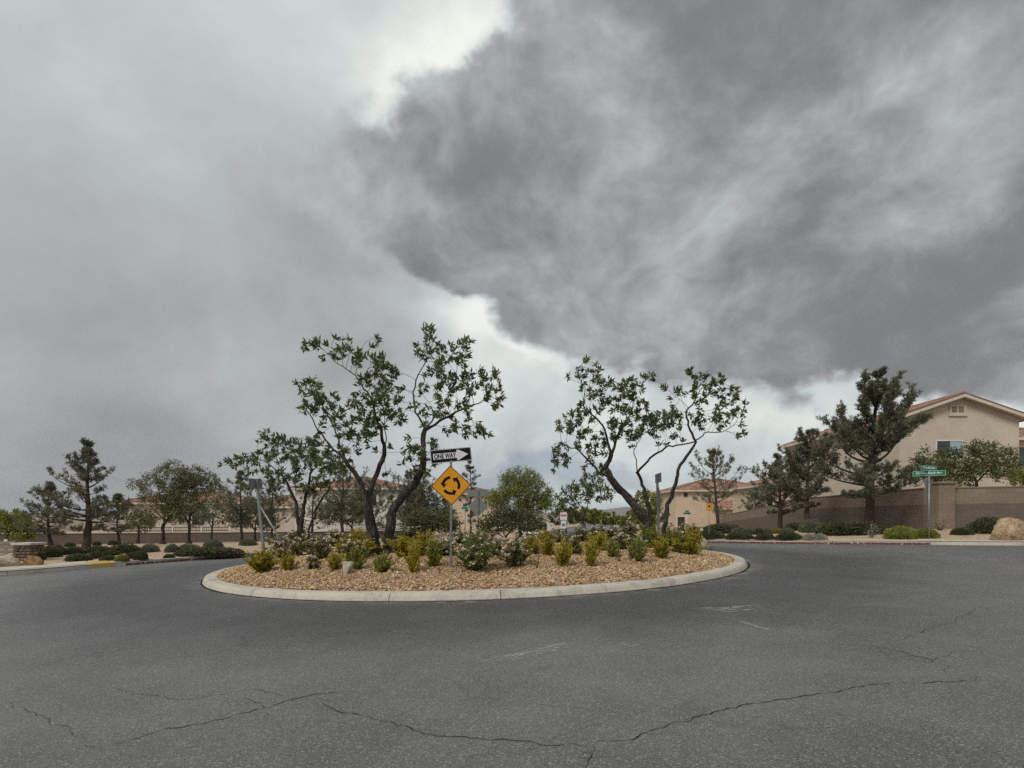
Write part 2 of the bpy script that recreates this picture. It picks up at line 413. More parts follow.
class MB:
    def __init__(s): s.v = []; s.f = []; s.mi = []; s.var = []; s.n = 0; s.mats = []; s.sm = []
    def midx(s, m):
        if m not in s.mats: s.mats.append(m)
        return s.mats.index(m)
    def add(s, verts, faces, m, var=.5, smooth=False):
        k = s.midx(m); off = s.n
        s.v.extend([tuple(p) for p in verts]); s.n += len(verts)
        for f in faces:
            s.f.append(tuple(i + off for i in f)); s.mi.append(k); s.var.append(var); s.sm.append(smooth)
        return s
    def box(s, a, b, m, M=None, var=.5):
        (x0, y0, z0), (x1, y1, z1) = a, b
        v = [Vector(p) for p in ((x0, y0, z0), (x1, y0, z0), (x1, y1, z0), (x0, y1, z0), (x0, y0, z1), (x1, y0, z1), (x1, y1, z1), (x0, y1, z1))]
        if M is not None: v = [M @ p for p in v]
        return s.add(v, [(0, 3, 2, 1), (4, 5, 6, 7), (0, 1, 5, 4), (1, 2, 6, 5), (2, 3, 7, 6), (3, 0, 4, 7)], m, var)
    def bbox(s, a, b, m, bev=.01, M=None, var=.5):
        """box with chamfered edges"""
        a, b = Vector(a), Vector(b); c = (a + b) / 2; h = (b - a) / 2
        bev = min(bev, h.x * .9, h.y * .9, h.z * .9)
        V = []; idx = {}
        for sx in (-1, 1):
            for sy in (-1, 1):
                for sz in (-1, 1):
                    for ax in range(3):
                        p = [sx * (h.x - (0 if ax == 0 else bev)), sy * (h.y - (0 if ax == 1 else bev)), sz * (h.z - (0 if ax == 2 else bev))]
                        idx[(sx, sy, sz, ax)] = len(V); V.append(c + Vector(p))
        if M is not None: V = [M @ p for p in V]
        Fs = []
        I = lambda *k: idx[k]
        for q in (-1, 1):
            for ax in range(3):
                cs = []
                for (u, w) in ((-1, -1), (1, -1), (1, 1), (-1, 1)):
                    t = [0, 0, 0]; t[ax] = q; t[(ax + 1) % 3] = u; t[(ax + 2) % 3] = w
                    cs.append(I(t[0], t[1], t[2], ax))
                Fs.append(tuple(cs if q > 0 else cs[::-1]))
        for ax in range(3):
            b1, b2 = (ax + 1) % 3, (ax + 2) % 3
            for u in (-1, 1):
                for w in (-1, 1):
                    def k(e, fa):
                        t = [0, 0, 0]; t[ax] = e; t[b1] = u; t[b2] = w; return I(t[0], t[1], t[2], fa)
                    Fs.append((k(-1, b1), k(1, b1), k(1, b2), k(-1, b2)))
        for sx in (-1, 1):
            for sy in (-1, 1):
                for sz in (-1, 1): Fs.append((I(sx, sy, sz, 0), I(sx, sy, sz, 1), I(sx, sy, sz, 2)))
        return s.add(V, Fs, m, var)
    def prism(s, poly, y0, y1, m, M=None, var=.5):
        """polygon in x,z extruded along y"""
        n = len(poly)
        v = [Vector((p[0], y0, p[1])) for p in poly] + [Vector((p[0], y1, p[1])) for p in poly]
        if M is not None: v = [M @ p for p in v]
        f = [tuple(range(n)), tuple(range(2 * n - 1, n - 1, -1))] + [(i, i + n, (i + 1) % n + n, (i + 1) % n) for i in range(n)]
        return s.add(v, f, m, var)
    def tube(s, pts, rad, m, n=6, cap=True, var=.5):
        pts = [Vector(p) for p in pts]; k = len(pts)
        V = []; up = None
        for i, p in enumerate(pts):
            d = (pts[min(i + 1, k - 1)] - pts[max(i - 1, 0)])
            d = d.normalized() if d.length > 1e-9 else Vector((0, 0, 1))
            if up is None:
                up = d.cross(Vector((1, 0, 0)) if abs(d.x) < .8 else Vector((0, 1, 0))).normalized()
            else:
                up = (up - d * up.dot(d)); up = up.normalized() if up.length > 1e-6 else d.orthogonal().normalized()
            w = d.cross(up); r = rad[i] if hasattr(rad, '__len__') else rad
            for j in range(n):
                t = 2 * math.pi * j / n
                q = r * (1 + (.26 * mnoise.noise((p.x * 5 + j * 1.7, p.y * 5 + j * .9, p.z * 3.2)) if n >= 9 and r > .03 and m.startswith('bark') else 0))
                V.append(p + up * (math.cos(t) * q) + w * (math.sin(t) * q))
        f = []
        for i in range(k - 1):
            for j in range(n):
                a, b = i * n + j, i * n + (j + 1) % n
                f.append((a, b, b + n, a + n))
        if cap: f.append(tuple(range(n - 1, -1, -1))); f.append(tuple((k - 1) * n + j for j in range(n)))
        return s.add(V, f, m, var, True)
    def mesh(s, name):
        me = bpy.data.meshes.new(name); me.from_pydata([tuple(p) for p in s.v], [], s.f)
        for m in s.mats: me.materials.append(MATS[m])
        me.polygons.foreach_set('material_index', s.mi); me.polygons.foreach_set('use_smooth', s.sm)
        at = me.attributes.new('var', 'FLOAT', 'FACE'); at.data.foreach_set('value', s.var)
        me.update(); return me
    def build(s, name, parent=None, loc=None, rz=0.0): return link(name, s.mesh(name), parent, loc, rz)

def quads_mesh(name, V, m, var, per=4, smooth=False):
    """V: (n, per, 3) separate faces; var per face"""
    n = V.shape[0]
    me = bpy.data.meshes.new(name)
    me.vertices.add(n * per); me.vertices.foreach_set('co', V.reshape(-1).astype(np.float32))
    me.loops.add(n * per); me.loops.foreach_set('vertex_index', np.arange(n * per, dtype=np.int32))
    me.polygons.add(n); me.polygons.foreach_set('loop_start', np.arange(0, n * per, per, dtype=np.int32))
    me.materials.append(MATS[m])
    me.update(calc_edges=True)
    at = me.attributes.new('var', 'FLOAT', 'FACE'); at.data.foreach_set('value', np.asarray(var, dtype=np.float32))
    return me

def unit(v): return v / np.maximum(np.linalg.norm(v, axis=-1, keepdims=True), 1e-9)
def leaves(base, direc, length, width, rng, fold=.25):
    """lens shaped leaves: base (n,3), direc (n,3) -> (n,4,3)"""
    n = len(base); d = unit(direc); rnd = unit(rng.normal(size=(n, 3)))
    side = unit(np.cross(d, rnd)); nor = np.cross(side, d)
    L = (length * rng.uniform(.7, 1.25, n))[:, None]; W = (width * rng.uniform(.75, 1.25, n))[:, None]
    mid = base + d * L * .45 - nor * W * fold
    return np.stack([base, mid + side * W * .5, base + d * L, mid - side * W * .5], axis=1)

# ================================================================== terrain
CX, CY, RK = -0.98, 18.3, 8.0          # island centre and outer kerb radius
def G(x, y):
    n = min(max((y - 27.0) / 45.0, 0.0), 1.0); n = n * n * (3 - 2 * n) * .6 + n * .4
    return .026 * 40 * math.tanh(x / 40) - 1.35 * n
def catmull(pts, step):
    P = [Vector((*p, 0)) for p in pts]; P = [P[0] * 2 - P[1]] + P + [P[-1] * 2 - P[-2]]
    out = []
    for i in range(1, len(P) - 2):
        a, b, c, d = P[i - 1:i + 3]; n = max(2, int((c - b).length / step))
        for k in range(n):
            t = k / n
            out.append(.5 * ((2 * b) + (c - a) * t + (2 * a - 5 * b + 4 * c - d) * t * t + (3 * b - a - 3 * c + d) * t ** 3))
    out.append(P[-2]); return [(p.x, p.y) for p in out]
KNW = catmull([(-95, 12.5), (-60, 13.5), (-35, 14.0), (-24, 14.6), (-19.2, 16.2), (-16.4, 18.2), (-14.6, 21.2), (-11.9, 24.8), (-8.7, 28.2), (-6.0, 32.5), (-4.2, 40), (-2.2, 50), (3.5, 78), (20, 150)], .6)
KNE = catmull([(95, 17), (60, 17.5), (32, 18.0), (24, 18.8), (18.4, 20.2), (15.6, 22.0), (12.2, 24.0), (9.2, 26.6), (7.4, 29.6), (7.0, 34), (8.6, 44), (11, 55), (17, 80), (34, 150)], .6)
aNW, aNE = np.array(KNW), np.array(KNE)
def seg_dist(A, x, y):
    p = np.array([x, y]); a, b = A[:-1], A[1:]; ab = b - a
    t = np.clip(((p - a) * ab).sum(1) / np.maximum((ab * ab).sum(1), 1e-9), 0, 1)
    q = a + ab * t[:, None] - p
    i = np.argmin((q * q).sum(1)); d = math.sqrt((q[i] ** 2).sum())
    cr = ab[i][0] * (p - a[i])[1] - ab[i][1] * (p - a[i])[0]
    return d, cr
def bed_h(side, d):
    s = min(d / 6.5, 1.0); s = s * s * (3 - 2 * s)
    return .145 + (.26 if side == 'W' else .22) * s
def mound(r):
    q = min(r / 7.7, 1.0)
    return .135 + .62 * (1 - q * q)
def H(x, y):
    """height of whatever surface lies at x, y"""
    r = math.hypot(x - CX, y - CY)
    if r < RK - .3: return G(x, y) + mound(r) + .03 * mnoise.noise((x * .7, y * .7, 0))
    d, cr = seg_dist(aNW, x, y)
    if cr > 0: return G(x, y) + bed_h('W', d) + min(d / 3, 1) * .06 * mnoise.noise((x * .3, y * .3, 2))
    d, cr = seg_dist(aNE, x, y)
    if cr < 0: return G(x, y) + bed_h('E', d) + min(d / 3, 1) * .06 * mnoise.noise((x * .3, y * .3, 4))
    return G(x, y)
def hit(px, py, dmin=3.0, dmax=140.0):
    """the point of the ground seen at one spot of the photograph"""
    u, v = (px - 512) / F, (HY - py) / F
    d = dmin
    while d < dmax:
        if EYE + v * d <= H(u * d, d): break
        d += max(.05, d * .006)
    return Vector((u * d, d, H(u * d, d)))
def at(px, d, z=None):
    x = (px - 512) / F * d
    return Vector((x, d, H(x, d) if z is None else z))
def zat(py, d): return EYE + (HY - py) / F * d

def grid_sheet(name, xs, ys, zf, m, parent=None):
    V = [(x, y, zf(x, y)) for y in ys for x in xs]; n = len(xs)
    Fc = [(j * n + i, j * n + i + 1, (j + 1) * n + i + 1, (j + 1) * n + i) for j in range(len(ys) - 1) for i in range(n - 1)]
    me = bpy.data.meshes.new(name); me.from_pydata(V, [], Fc); me.materials.append(MATS[m])
    me.polygons.foreach_set('use_smooth', [True] * len(Fc)); me.update()
    return link(name, me, parent)
def spaced(a, b, near, far, c=0.0):
    out = []; v = c
    while v < b: out.append(v); v += near + (far - near) * min(1, abs(v - c) / 600) ** 1.2
    out.append(b); v = c; neg = []
    while v > a: v -= near + (far - near) * min(1, abs(v - c) / 600) ** 1.2; neg.append(max(v, a))
    return sorted(set(neg + out))
def far_ground(x, y):
    return G(x, y) - .30
grid_sheet('ground', spaced(-5200, 5200, 6, 900), spaced(-1200, 6000, 6, 900, 30), far_ground, 'soil')
bpy.data.objects['ground']['kind'] = 'structure'
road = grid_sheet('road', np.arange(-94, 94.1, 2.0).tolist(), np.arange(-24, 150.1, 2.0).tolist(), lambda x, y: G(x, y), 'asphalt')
road['kind'] = 'structure'

def bed(name, K, corner, m='gravel'):
    ss = [0, .0015, .004, .008, .014, .022, .032, .045, .06, .08, .105, .135, .17, .21, .26, .32, .4, .5, .62, .8, 1.0]
    V = []; n = len(ss)
    for (x, y) in K:
        for s in ss:
            X, Y = x + (corner[0] - x) * s, y + (corner[1] - y) * s
            V.append((X, Y, H(X, Y) if s > 0 else G(X, Y) + .145))
    Fc = []
    for i in range(len(K) - 1):
        for j in range(n - 1):
            q = (i * n + j, i * n + j + 1, (i + 1) * n + j + 1, (i + 1) * n + j)
            Fc.append(q)
    me = bpy.data.meshes.new(name); me.from_pydata(V, [], Fc); me.materials.append(MATS[m])
    me.polygons.foreach_set('use_smooth', [True] * len(Fc)); me.update()
    import bmesh
    bm = bmesh.new(); bm.from_mesh(me); bmesh.ops.recalc_face_normals(bm, faces=bm.faces)
    if sum(f.normal.z for f in bm.faces) < 0: bmesh.ops.reverse_faces(bm, faces=bm.faces)
    bm.to_mesh(me); bm.free()
    o = link(name, me); o['kind'] = 'structure'; return o
bed('terrain', KNW, (-95, 151)); bed('terrain', KNE, (95, 151))

# ------------------------------------------------------------------ kerbs
def sweep(mb, path, prof, m, zf, var=.5, closed_ends=True):
    """profile: list of (offset to the inside, height); path: list of (x, y); offset along the left normal"""
    k = len(prof); V = []
    for i, (x, y) in enumerate(path):
        a = path[max(i - 1, 0)]; b = path[min(i + 1, len(path) - 1)]
        t = Vector((b[0] - a[0], b[1] - a[1])).normalized(); nx, ny = -t.y, t.x
        for (o, h) in prof:
            w = .009 * mnoise.noise((x * 3.1, y * 3.1, h * 9)) if h > .01 else 0
            V.append((x + nx * (o + w), y + ny * (o + w), zf(x, y) + h + w * .6))
    Fc = [(i * k + j, (i + 1) * k + j, (i + 1) * k + j + 1, i * k + j + 1) for i in range(len(path) - 1) for j in range(k - 1)]
    if closed_ends: Fc += [tuple(range(k)), tuple((len(path) - 1) * k + j for j in range(k - 1, -1, -1))]
    mats = m if isinstance(m, (list, tuple)) else [m] * len(Fc)
    mb.add(V, Fc, m if isinstance(m, str) else m[0], var, False)
    if not isinstance(m, str):
        base = len(mb.mi) - len(Fc); c = 0
        for i in range(len(path) - 1):
            for j in range(k - 1): mb.mi[base + c] = mb.midx(m[j]); c += 1

def outer_kerb(K, side, painted):
    root = empty('kerb', (K[0][0], K[0][1], 0)); root['kind'] = 'structure'
    sgn = 1 if side == 'W' else -1
    prof = [(0.0 * sgn, -.08), (.0, .012), (.012 * sgn, .085), (.03 * sgn, .135), (.055 * sgn, .15), (.165 * sgn, .152), (.18 * sgn, .14), (.18 * sgn, -.05)]
    i = 0; step = 5
    while i < len(K) - 1:
        seg = K[i:i + step + 1]; i += step
        cx, cy = seg[len(seg) // 2]
        if cy < 5 or abs(cx) > 45 or cy > 70: 
            pass
        # joints stay open by a finger's width
        a, b = Vector(seg[0]), Vector(seg[-1])
        seg = list(seg)
        seg[0] = tuple(a + (Vector(seg[1]) - a).normalized() * .006)
        seg[-1] = tuple(b + (Vector(seg[-2]) - b).normalized() * .006)
        px = 512 + F * cx / cy if cy > 1 else 1e9
        red = painted(px, cy)
        mb = MB(); m = ['kerb_concrete'] * 7
        if red: m = [red, red, 'kerb_concrete', 'kerb_concrete', 'kerb_concrete', 'kerb_concrete', 'kerb_concrete']
        sweep(mb, seg, prof, m, G)
        o = mb.build('kerb_section', root); o.location = -Vector((K[0][0], K[0][1], 0))
    return root
outer_kerb(KNW, 'W', lambda px, d: 'red_paint' if 165 < px < 420 and d < 45 else None)
outer_kerb(KNE, 'E', lambda px, d: 'red_paint' if 640 < px < 917 and d < 45 else None)

# sidewalks: slabs behind the kerb
def walk(K, side, sel, width, inner=.20, lift=.006):
    root = empty('sidewalk', (0, 0, 0)); root['kind'] = 'structure'
    sgn = 1 if side == 'W' else -1
    idx = [i for i, (x, y) in enumerate(K) if sel(x, y)]
    i = idx[0]
    while i + 3 <= idx[-1]:
        seg = list(K[i:i + 4]); i += 3
        a, b = Vector(seg[0]), Vector(seg[-1])
        seg[0] = tuple(a + (Vector(seg[1]) - a).normalized() * .012); seg[-1] = tuple(b + (Vector(seg[-2]) - b).normalized() * .012)
        mb = MB(); prof = []
        for k in range(7):
            prof.append((sgn * (inner + width * k / 6), .16 + bed_h(side, inner + width * k / 6) - .145 + lift))
        prof = [(sgn * inner, .02)] + prof + [(sgn * (inner + width), .02)]
        sweep(mb, seg, prof, 'walk_concrete', G)
        mb.build('paving_slab', root)
    return root
walk(KNW, 'W', lambda x, y: -42 < x < -13.6 and y < 23, 1.05)
walk(KNE, 'E', lambda x, y: 16.3 < x < 45, .75)

# ------------------------------------------------------------------ roundabout island
isl = empty('traffic_island', (CX, CY, G(CX, CY)))
tag(isl, 'round gravel traffic island with concrete kerb in the middle of the roundabout', 'island')
def island_kerb():
    n = 24; prof = [(0.0, -.06), (.0, .015), (.03, .085), (.06, .128), (.10, .142), (.30, .15), (.33, .145), (.33, -.04)]
    for k in range(n):
        a0, a1 = 2 * math.pi * (k + .37) / n + .0009, 2 * math.pi * (k + 1.37) / n - .0009
        path = [(CX + RK * math.cos(a0 + (a1 - a0) * j / 24), CY + RK * math.sin(a0 + (a1 - a0) * j / 24)) for j in range(25)]
        dz = random.uniform(-.006, .006); mb = MB()
        sweep(mb, path, [(o, h + (dz if h > .01 else 0)) for o, h in prof], 'kerb_concrete', G)
        o = mb.build('kerb_section', isl); o.location = -isl.location
island_kerb()
def island_bed():
    V = []; Fc = []; nr, na = 18, 96
    for i in range(nr + 1):
        r = (RK - .32) * i / nr
        for j in range(na):
            t = 2 * math.pi * j / na; x, y = CX + r * math.cos(t), CY + r * math.sin(t)
            z = G(x, y) + mound(r) + .03 * mnoise.noise((x * .7, y * .7, 0)) if i < nr else G(x, y) + .10
            V.append((x - isl.location.x, y - isl.location.y, z - isl.location.z))
    for i in range(nr):
        for j in range(na):
            Fc.append((i * na + j, (i + 1) * na + j, (i + 1) * na + (j + 1) % na, i * na + (j + 1) % na))
    me = bpy.data.meshes.new('planting_bed'); me.from_pydata(V, [], Fc); me.materials.append(MATS['gravel'])
    me.polygons.foreach_set('use_smooth', [True] * len(Fc)); me.update()
    link('planting_bed', me, isl)
island_bed()
def stones(name, pts, size, rng, parent=None):
    n = len(pts)
    O = np.array([(1, 0, 0), (0, 1, 0), (-1, 0, 0), (0, -1, 0), (0, 0, 1), (0, 0, -.5)], float)
    T = np.array([(0, 1, 4), (1, 2, 4), (2, 3, 4), (3, 0, 4), (1, 0, 5), (2, 1, 5), (3, 2, 5), (0, 3, 5)])
    s = size * rng.lognormal(0, .38, n)
    V = O[None] * (s[:, None, None] * rng.uniform(.55, 1.25, (n, 1, 3))) + rng.normal(0, .13, (n, 6, 3)) * s[:, None, None]
    a = rng.uniform(0, 2 * math.pi, n); c, sn = np.cos(a), np.sin(a)
    tx = rng.normal(0, .3, n)
    x, y, z = V[..., 0] * c[:, None] - V[..., 1] * sn[:, None], V[..., 0] * sn[:, None] + V[..., 1] * c[:, None], V[..., 2]
    z = z * .75 + x * tx[:, None]
    V = np.stack([x, y, z], -1) + pts[:, None, :]
    fa = (np.arange(n)[:, None, None] * 6 + T[None]).reshape(-1)
    me = bpy.data.meshes.new(name)
    me.vertices.add(n * 6); me.vertices.foreach_set('co', V.reshape(-1).astype(np.float32))
    nf = n * 8
    me.loops.add(nf * 3); me.loops.foreach_set('vertex_index', fa.astype(np.int32))
    me.polygons.add(nf); me.polygons.foreach_set('loop_start', np.arange(0, nf * 3, 3, dtype=np.int32))
    me.materials.append(MATS['stones']); me.update(calc_edges=True)
    at_ = me.attributes.new('var', 'FLOAT', 'FACE'); at_.data.foreach_set('value', np.repeat(rng.beta(2, 2, n), 8).astype(np.float32))
    o = link(name, me, parent); o['kind'] = 'stuff'; return o
def island_stones():
    rng = np.random.default_rng(3); P = []
    while len(P) < 52000:
        r = (RK - .34) * math.sqrt(rng.random()); t = rng.uniform(0, 2 * math.pi)
        x, y = CX + r * math.cos(t), CY + r * math.sin(t)
        if y > CY + 3.5: continue
        if y > CY - 1 and rng.random() < .6: continue
        P.append((x - isl.location.x, y - isl.location.y, G(x, y) + mound(r) + .03 * mnoise.noise((x * .7, y * .7, 0)) + .008 - isl.location.z))
    stones('gravel', np.array(P), .0245, rng, isl)
island_stones()

def seam():  # shadow line and tar joint at the kerb foot, drawn as a dark strip
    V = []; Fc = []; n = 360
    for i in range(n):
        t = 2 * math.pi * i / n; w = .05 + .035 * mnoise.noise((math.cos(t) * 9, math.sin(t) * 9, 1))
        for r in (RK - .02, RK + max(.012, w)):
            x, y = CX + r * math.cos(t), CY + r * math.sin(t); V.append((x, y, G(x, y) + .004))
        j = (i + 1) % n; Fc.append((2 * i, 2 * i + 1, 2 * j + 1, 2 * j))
    mb = MB(); mb.add(V, Fc, 'crack'); mb.build('shadow_seam', road)
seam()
# ------------------------------------------------------------------ marks on the asphalt: cracks, scrapes, seal
def flat_hit(px, py):
    u, v = (px - 512) / F, (HY - py) / F
    d = 3.0
    for _ in range(60):
        d = (EYE - G(u * d, min(d, 26))) / -v
    return Vector((u * d, d))
def ribbon(name, pix, w0, m, jit=.02, lift=.004, seed=1, sub=.05, wob=.5):
    rng = random.Random(seed); P = [flat_hit(*p) for p in pix]; pts = []
    for a, b in zip(P[:-1], P[1:]):
        n = max(2, int((b - a).length / sub))
        for k in range(n): pts.append(a.lerp(b, k / n))
    pts.append(P[-1])
    mb = MB(); V = []; Fc = []; n = len(pts); ox = 0.0
    for i, p in enumerate(pts):
        t = (pts[min(i + 1, n - 1)] - pts[max(i - 1, 0)]).normalized(); nr = Vector((-t.y, t.x))
        ox = ox * .8 + rng.gauss(0, jit)
        e = min(1, i / 6, (n - 1 - i) / 6)
        w = max(.0008, w0 * (.25 + .75 * e) * (1 + wob * rng.uniform(-1, 1)))
        for sgn in (-1, 1):
            q = p + nr * (ox + sgn * w / 2); V.append((q.x, q.y, G(q.x, q.y) + lift))
        if i: Fc.append((2 * i - 2, 2 * i - 1, 2 * i + 1, 2 * i))
    Fc = [f[::-1] for f in Fc]
    mb.add(V, Fc, m); return mb.build(name, road)
cracks = [
 [(100, 748), (150, 733), (215, 722), (262, 709), (300, 700), (330, 693), (366, 689)],
 [(316, 703), (345, 715), (385, 723), (430, 735), (470, 739), (520, 742), (590, 745)],
 [(590, 745), (630, 738), (662, 727), (700, 714), (735, 705), (790, 697), (850, 690), (900, 685), (975, 681), (978, 677)],
 [(592, 745), (590, 757), (583, 767)],
 [(866, 645), (900, 652), (930, 660), (948, 667)],
 [(262, 709), (245, 700), (225, 704)], [(30, 668), (80, 656), (150, 646)], [(880, 645), (920, 632), (960, 618), (985, 604)],
 [(0, 703), (30, 715), (55, 724), (92, 741)], [(300, 700), (250, 690), (180, 700), (110, 688)]]
for i, c in enumerate(cracks):
    faint = i in (6, 7, 8, 9)
    ribbon('crack', c, .005 if faint else .0075, 'crack' if not faint else 'sealer', .016, .004, i, wob=.8)
    rr = random.Random(90 + i)
    if not faint:
        for k in range(5):                              # side branches
            j = rr.randrange(len(c) - 1); f = rr.random(); x0, y0 = c[j][0] + (c[j + 1][0] - c[j][0]) * f, c[j][1] + (c[j + 1][1] - c[j][1]) * f
            ribbon('crack', [(x0, y0), (x0 + rr.uniform(-16, 16), y0 + rr.uniform(-5, 5)), (x0 + rr.uniform(-34, 34), y0 + rr.uniform(-9, 9))], .004, 'sealer', .014, .0042, 200 + i * 9 + k, wob=.8)
for i, (c, w) in enumerate([([(690, 608), (720, 608), (757, 604)], .07), ([(480, 661), (520, 652), (575, 641)], .05), 
                            ([(730, 618), (760, 628), (800, 632)], .03), ([(600, 648), (640, 640)], .03)]):
    for k in range(4):
        ribbon('scrape', [(a + 4 * k, b + 1.0 * k) for a, b in c], w * .35, 'scrape', .01, .0015 + .0003 * k, 30 + i * 5 + k, .06, .9)
# ================================================================== vegetation
def space_tree(seed, trunks, blobs, natt, step=.16, infl=1.6, kill=.30, tip=.006, power=2.3, base_r=None, iters=70, sag=0.0):
    """trunks: polylines from the ground; blobs: (centre, radii, weight). Returns nodes, parents, radii"""
    rng = np.random.default_rng(seed)
    nodes = []; par = []
    for tr in trunks:
        P = [np.array(p, float) for p in tr]
        last = -1
        if nodes:
            D = np.linalg.norm(np.array(nodes) - P[0], axis=1)
            if P[0][2] > nodes[0][2] + .35 or D.min() < .05: last = int(D.argmin()); P = P[1:] if D.min() < .3 else P
        if last < 0: nodes.append(P[0]); par.append(-1); last = len(nodes) - 1; P = P[1:]
        for i, p in enumerate(P):
            a = nodes[last]; L = np.linalg.norm(p - a); n = max(1, int(L / step))
            for k in range(1, n + 1):
                q = a + (p - a) * k / n + rng.normal(0, .018, 3) * (k < n)
                nodes.append(q); par.append(last); last = len(nodes) - 1
    W = np.array([b[2] for b in blobs], float); W /= W.sum(); A = []
    for b, w in zip(blobs, W):
        m = max(3, int(natt * w)); u = unit(rng.normal(size=(m, 3))) * (rng.random((m, 1)) ** (1 / 2.4))
        A.append(np.array(b[0]) + u * np.array(b[1]))
    A = np.concatenate(A); alive = np.ones(len(A), bool)
    N = np.array(nodes); best = np.full(len(A), 1e9); who = np.zeros(len(A), int)
    def upd(i0):
        nonlocal best, who
        D = np.linalg.norm(A[:, None] - N[None, i0:], axis=2); j = D.argmin(1); dm = D[np.arange(len(A)), j]
        k = dm < best; best = np.where(k, dm, best); who = np.where(k, j + i0, who)
    upd(0)
    for it in range(iters):
        alive &= best > kill
        act = alive & (best < infl * (1 + (it < 12) * 1.5))
        if not act.any(): break
        new = []; npar = []
        for n in np.unique(who[act]):
            sel = act & (who == n); d = unit(A[sel] - N[n]).sum(0) + rng.normal(0, .25, 3)
            d[2] += .12 - sag
            p = par[n]
            if p >= 0: d = unit(d) + .35 * unit(N[n] - N[p])
            new.append(N[n] + unit(d) * step); npar.append(int(n))
        i0 = len(N); N = np.concatenate([N, np.array(new)]); par.extend(npar); upd(i0)
    n = len(N); rad = np.zeros(n); acc = np.zeros(n); kids = [[] for _ in range(n)]
    for i in range(n):
        if par[i] >= 0: kids[par[i]].append(i)
    order = sorted(range(n), key=lambda i: -i)
    for i in order:
        r = tip if not kids[i] else acc[i] ** (1 / power)
        rad[i] = r
        if par[i] >= 0: acc[par[i]] += r ** power
    if base_r:
        mx = rad.max(); ex = math.log(base_r / tip) / math.log(mx / tip); rad = tip * (rad / tip) ** ex
        hh = (N[:, 2] - N[0, 2]) / max(1e-6, (N[:, 2].max() - N[0, 2])); rad = np.maximum(tip, rad * np.clip(1.2 - 1.15 * hh, .45, 1.2))
    return N, par, rad, kids
def branch_mesh(name, N, par, rad, kids, m, minr=0.0, mb=None):
    mb = mb or MB(); roots = [i for i in range(len(N)) if par[i] < 0]
    stack = [(r, None) for r in roots]
    while stack:
        i, p0 = stack.pop(); pts = []; rr = []
        if p0 is not None: pts.append(N[p0]); rr.append(min(rad[p0], rad[i] * 1.25))
        j = i
        while True:
            pts.append(N[j]); rr.append(rad[j])
            ks = sorted(kids[j], key=lambda k: -rad[k])
            if not ks: break
            for k in ks[1:]: stack.append((k, j))
            j = ks[0]
        if p0 is None:
            rr[0] *= 1.45; 
            if len(rr) > 1: rr[1] *= 1.15
        if len(pts) > 1 and rr[0] > minr:
            mb.tube(pts, rr, m, 11 if rr[0] > .05 else (5 if rr[0] > .015 else 3), False)
    return mb
def thing_tree(name, label, cat, group, base, parts):
    t = empty(name, base); tag(t, label, cat, group)
    for pn, me in parts:
        link(pn, me, t)
    return t
def tufts(C, D, v0, k, rng, spread, L, W, jit, lift=(-.35, .12), fold=.25):
    """k leaves around every tuft centre C pointing about D"""
    n = len(C); C = np.repeat(C, k, 0); D = np.repeat(unit(D), k, 0); m = n * k
    o = unit(np.cross(D, rng.normal(size=(m, 3)))); t = rng.uniform(*spread, m)[:, None]
    q = D * np.cos(t) + o * np.sin(t); q[:, 2] += rng.uniform(*lift, m)
    V = leaves(C + rng.normal(0, jit, (m, 3)), q, L, W, rng, fold)
    return V, np.clip(np.repeat(v0, k) + rng.normal(0, .16, m), 0, 1)
def rosettes(N, par, kids, rad, rng, k=9, L=.11, W=.034, maxr=.012, prob_mid=.35, jit=.05, spread=(.5, 1.25), gen=None):
    par_ = np.array(par); tip = np.array([not c for c in kids])
    sel = (rad <= maxr) & (par_ >= 0) & (tip | (rng.random(len(N)) < prob_mid))
    C = N[sel]; D = N[sel] - N[par_[sel]]
    V, var = tufts(C, D, rng.beta(2, 2, len(C)), k, rng, spread, L, W, jit)
    return V, var

# ---- the three sparse trees of the island: limbs follow the photograph
def limb(d, pix, dy=0.0, b=None):
    """polyline seen at (px, py) at about distance d, bending dy metres away along its length"""
    out = []; n = len(pix)
    for i, (px, py) in enumerate(pix):
        dd = d + dy * i / max(1, n - 1)
        out.append(((px - 512) / F * dd, dd, zat(py, dd)))
    return out
def blob(px, py, d, rx, ry, rd, w): return (((px - 512) / F * d, d, zat(py, d)), (rx / F * d, rd, ry / F * d), w)

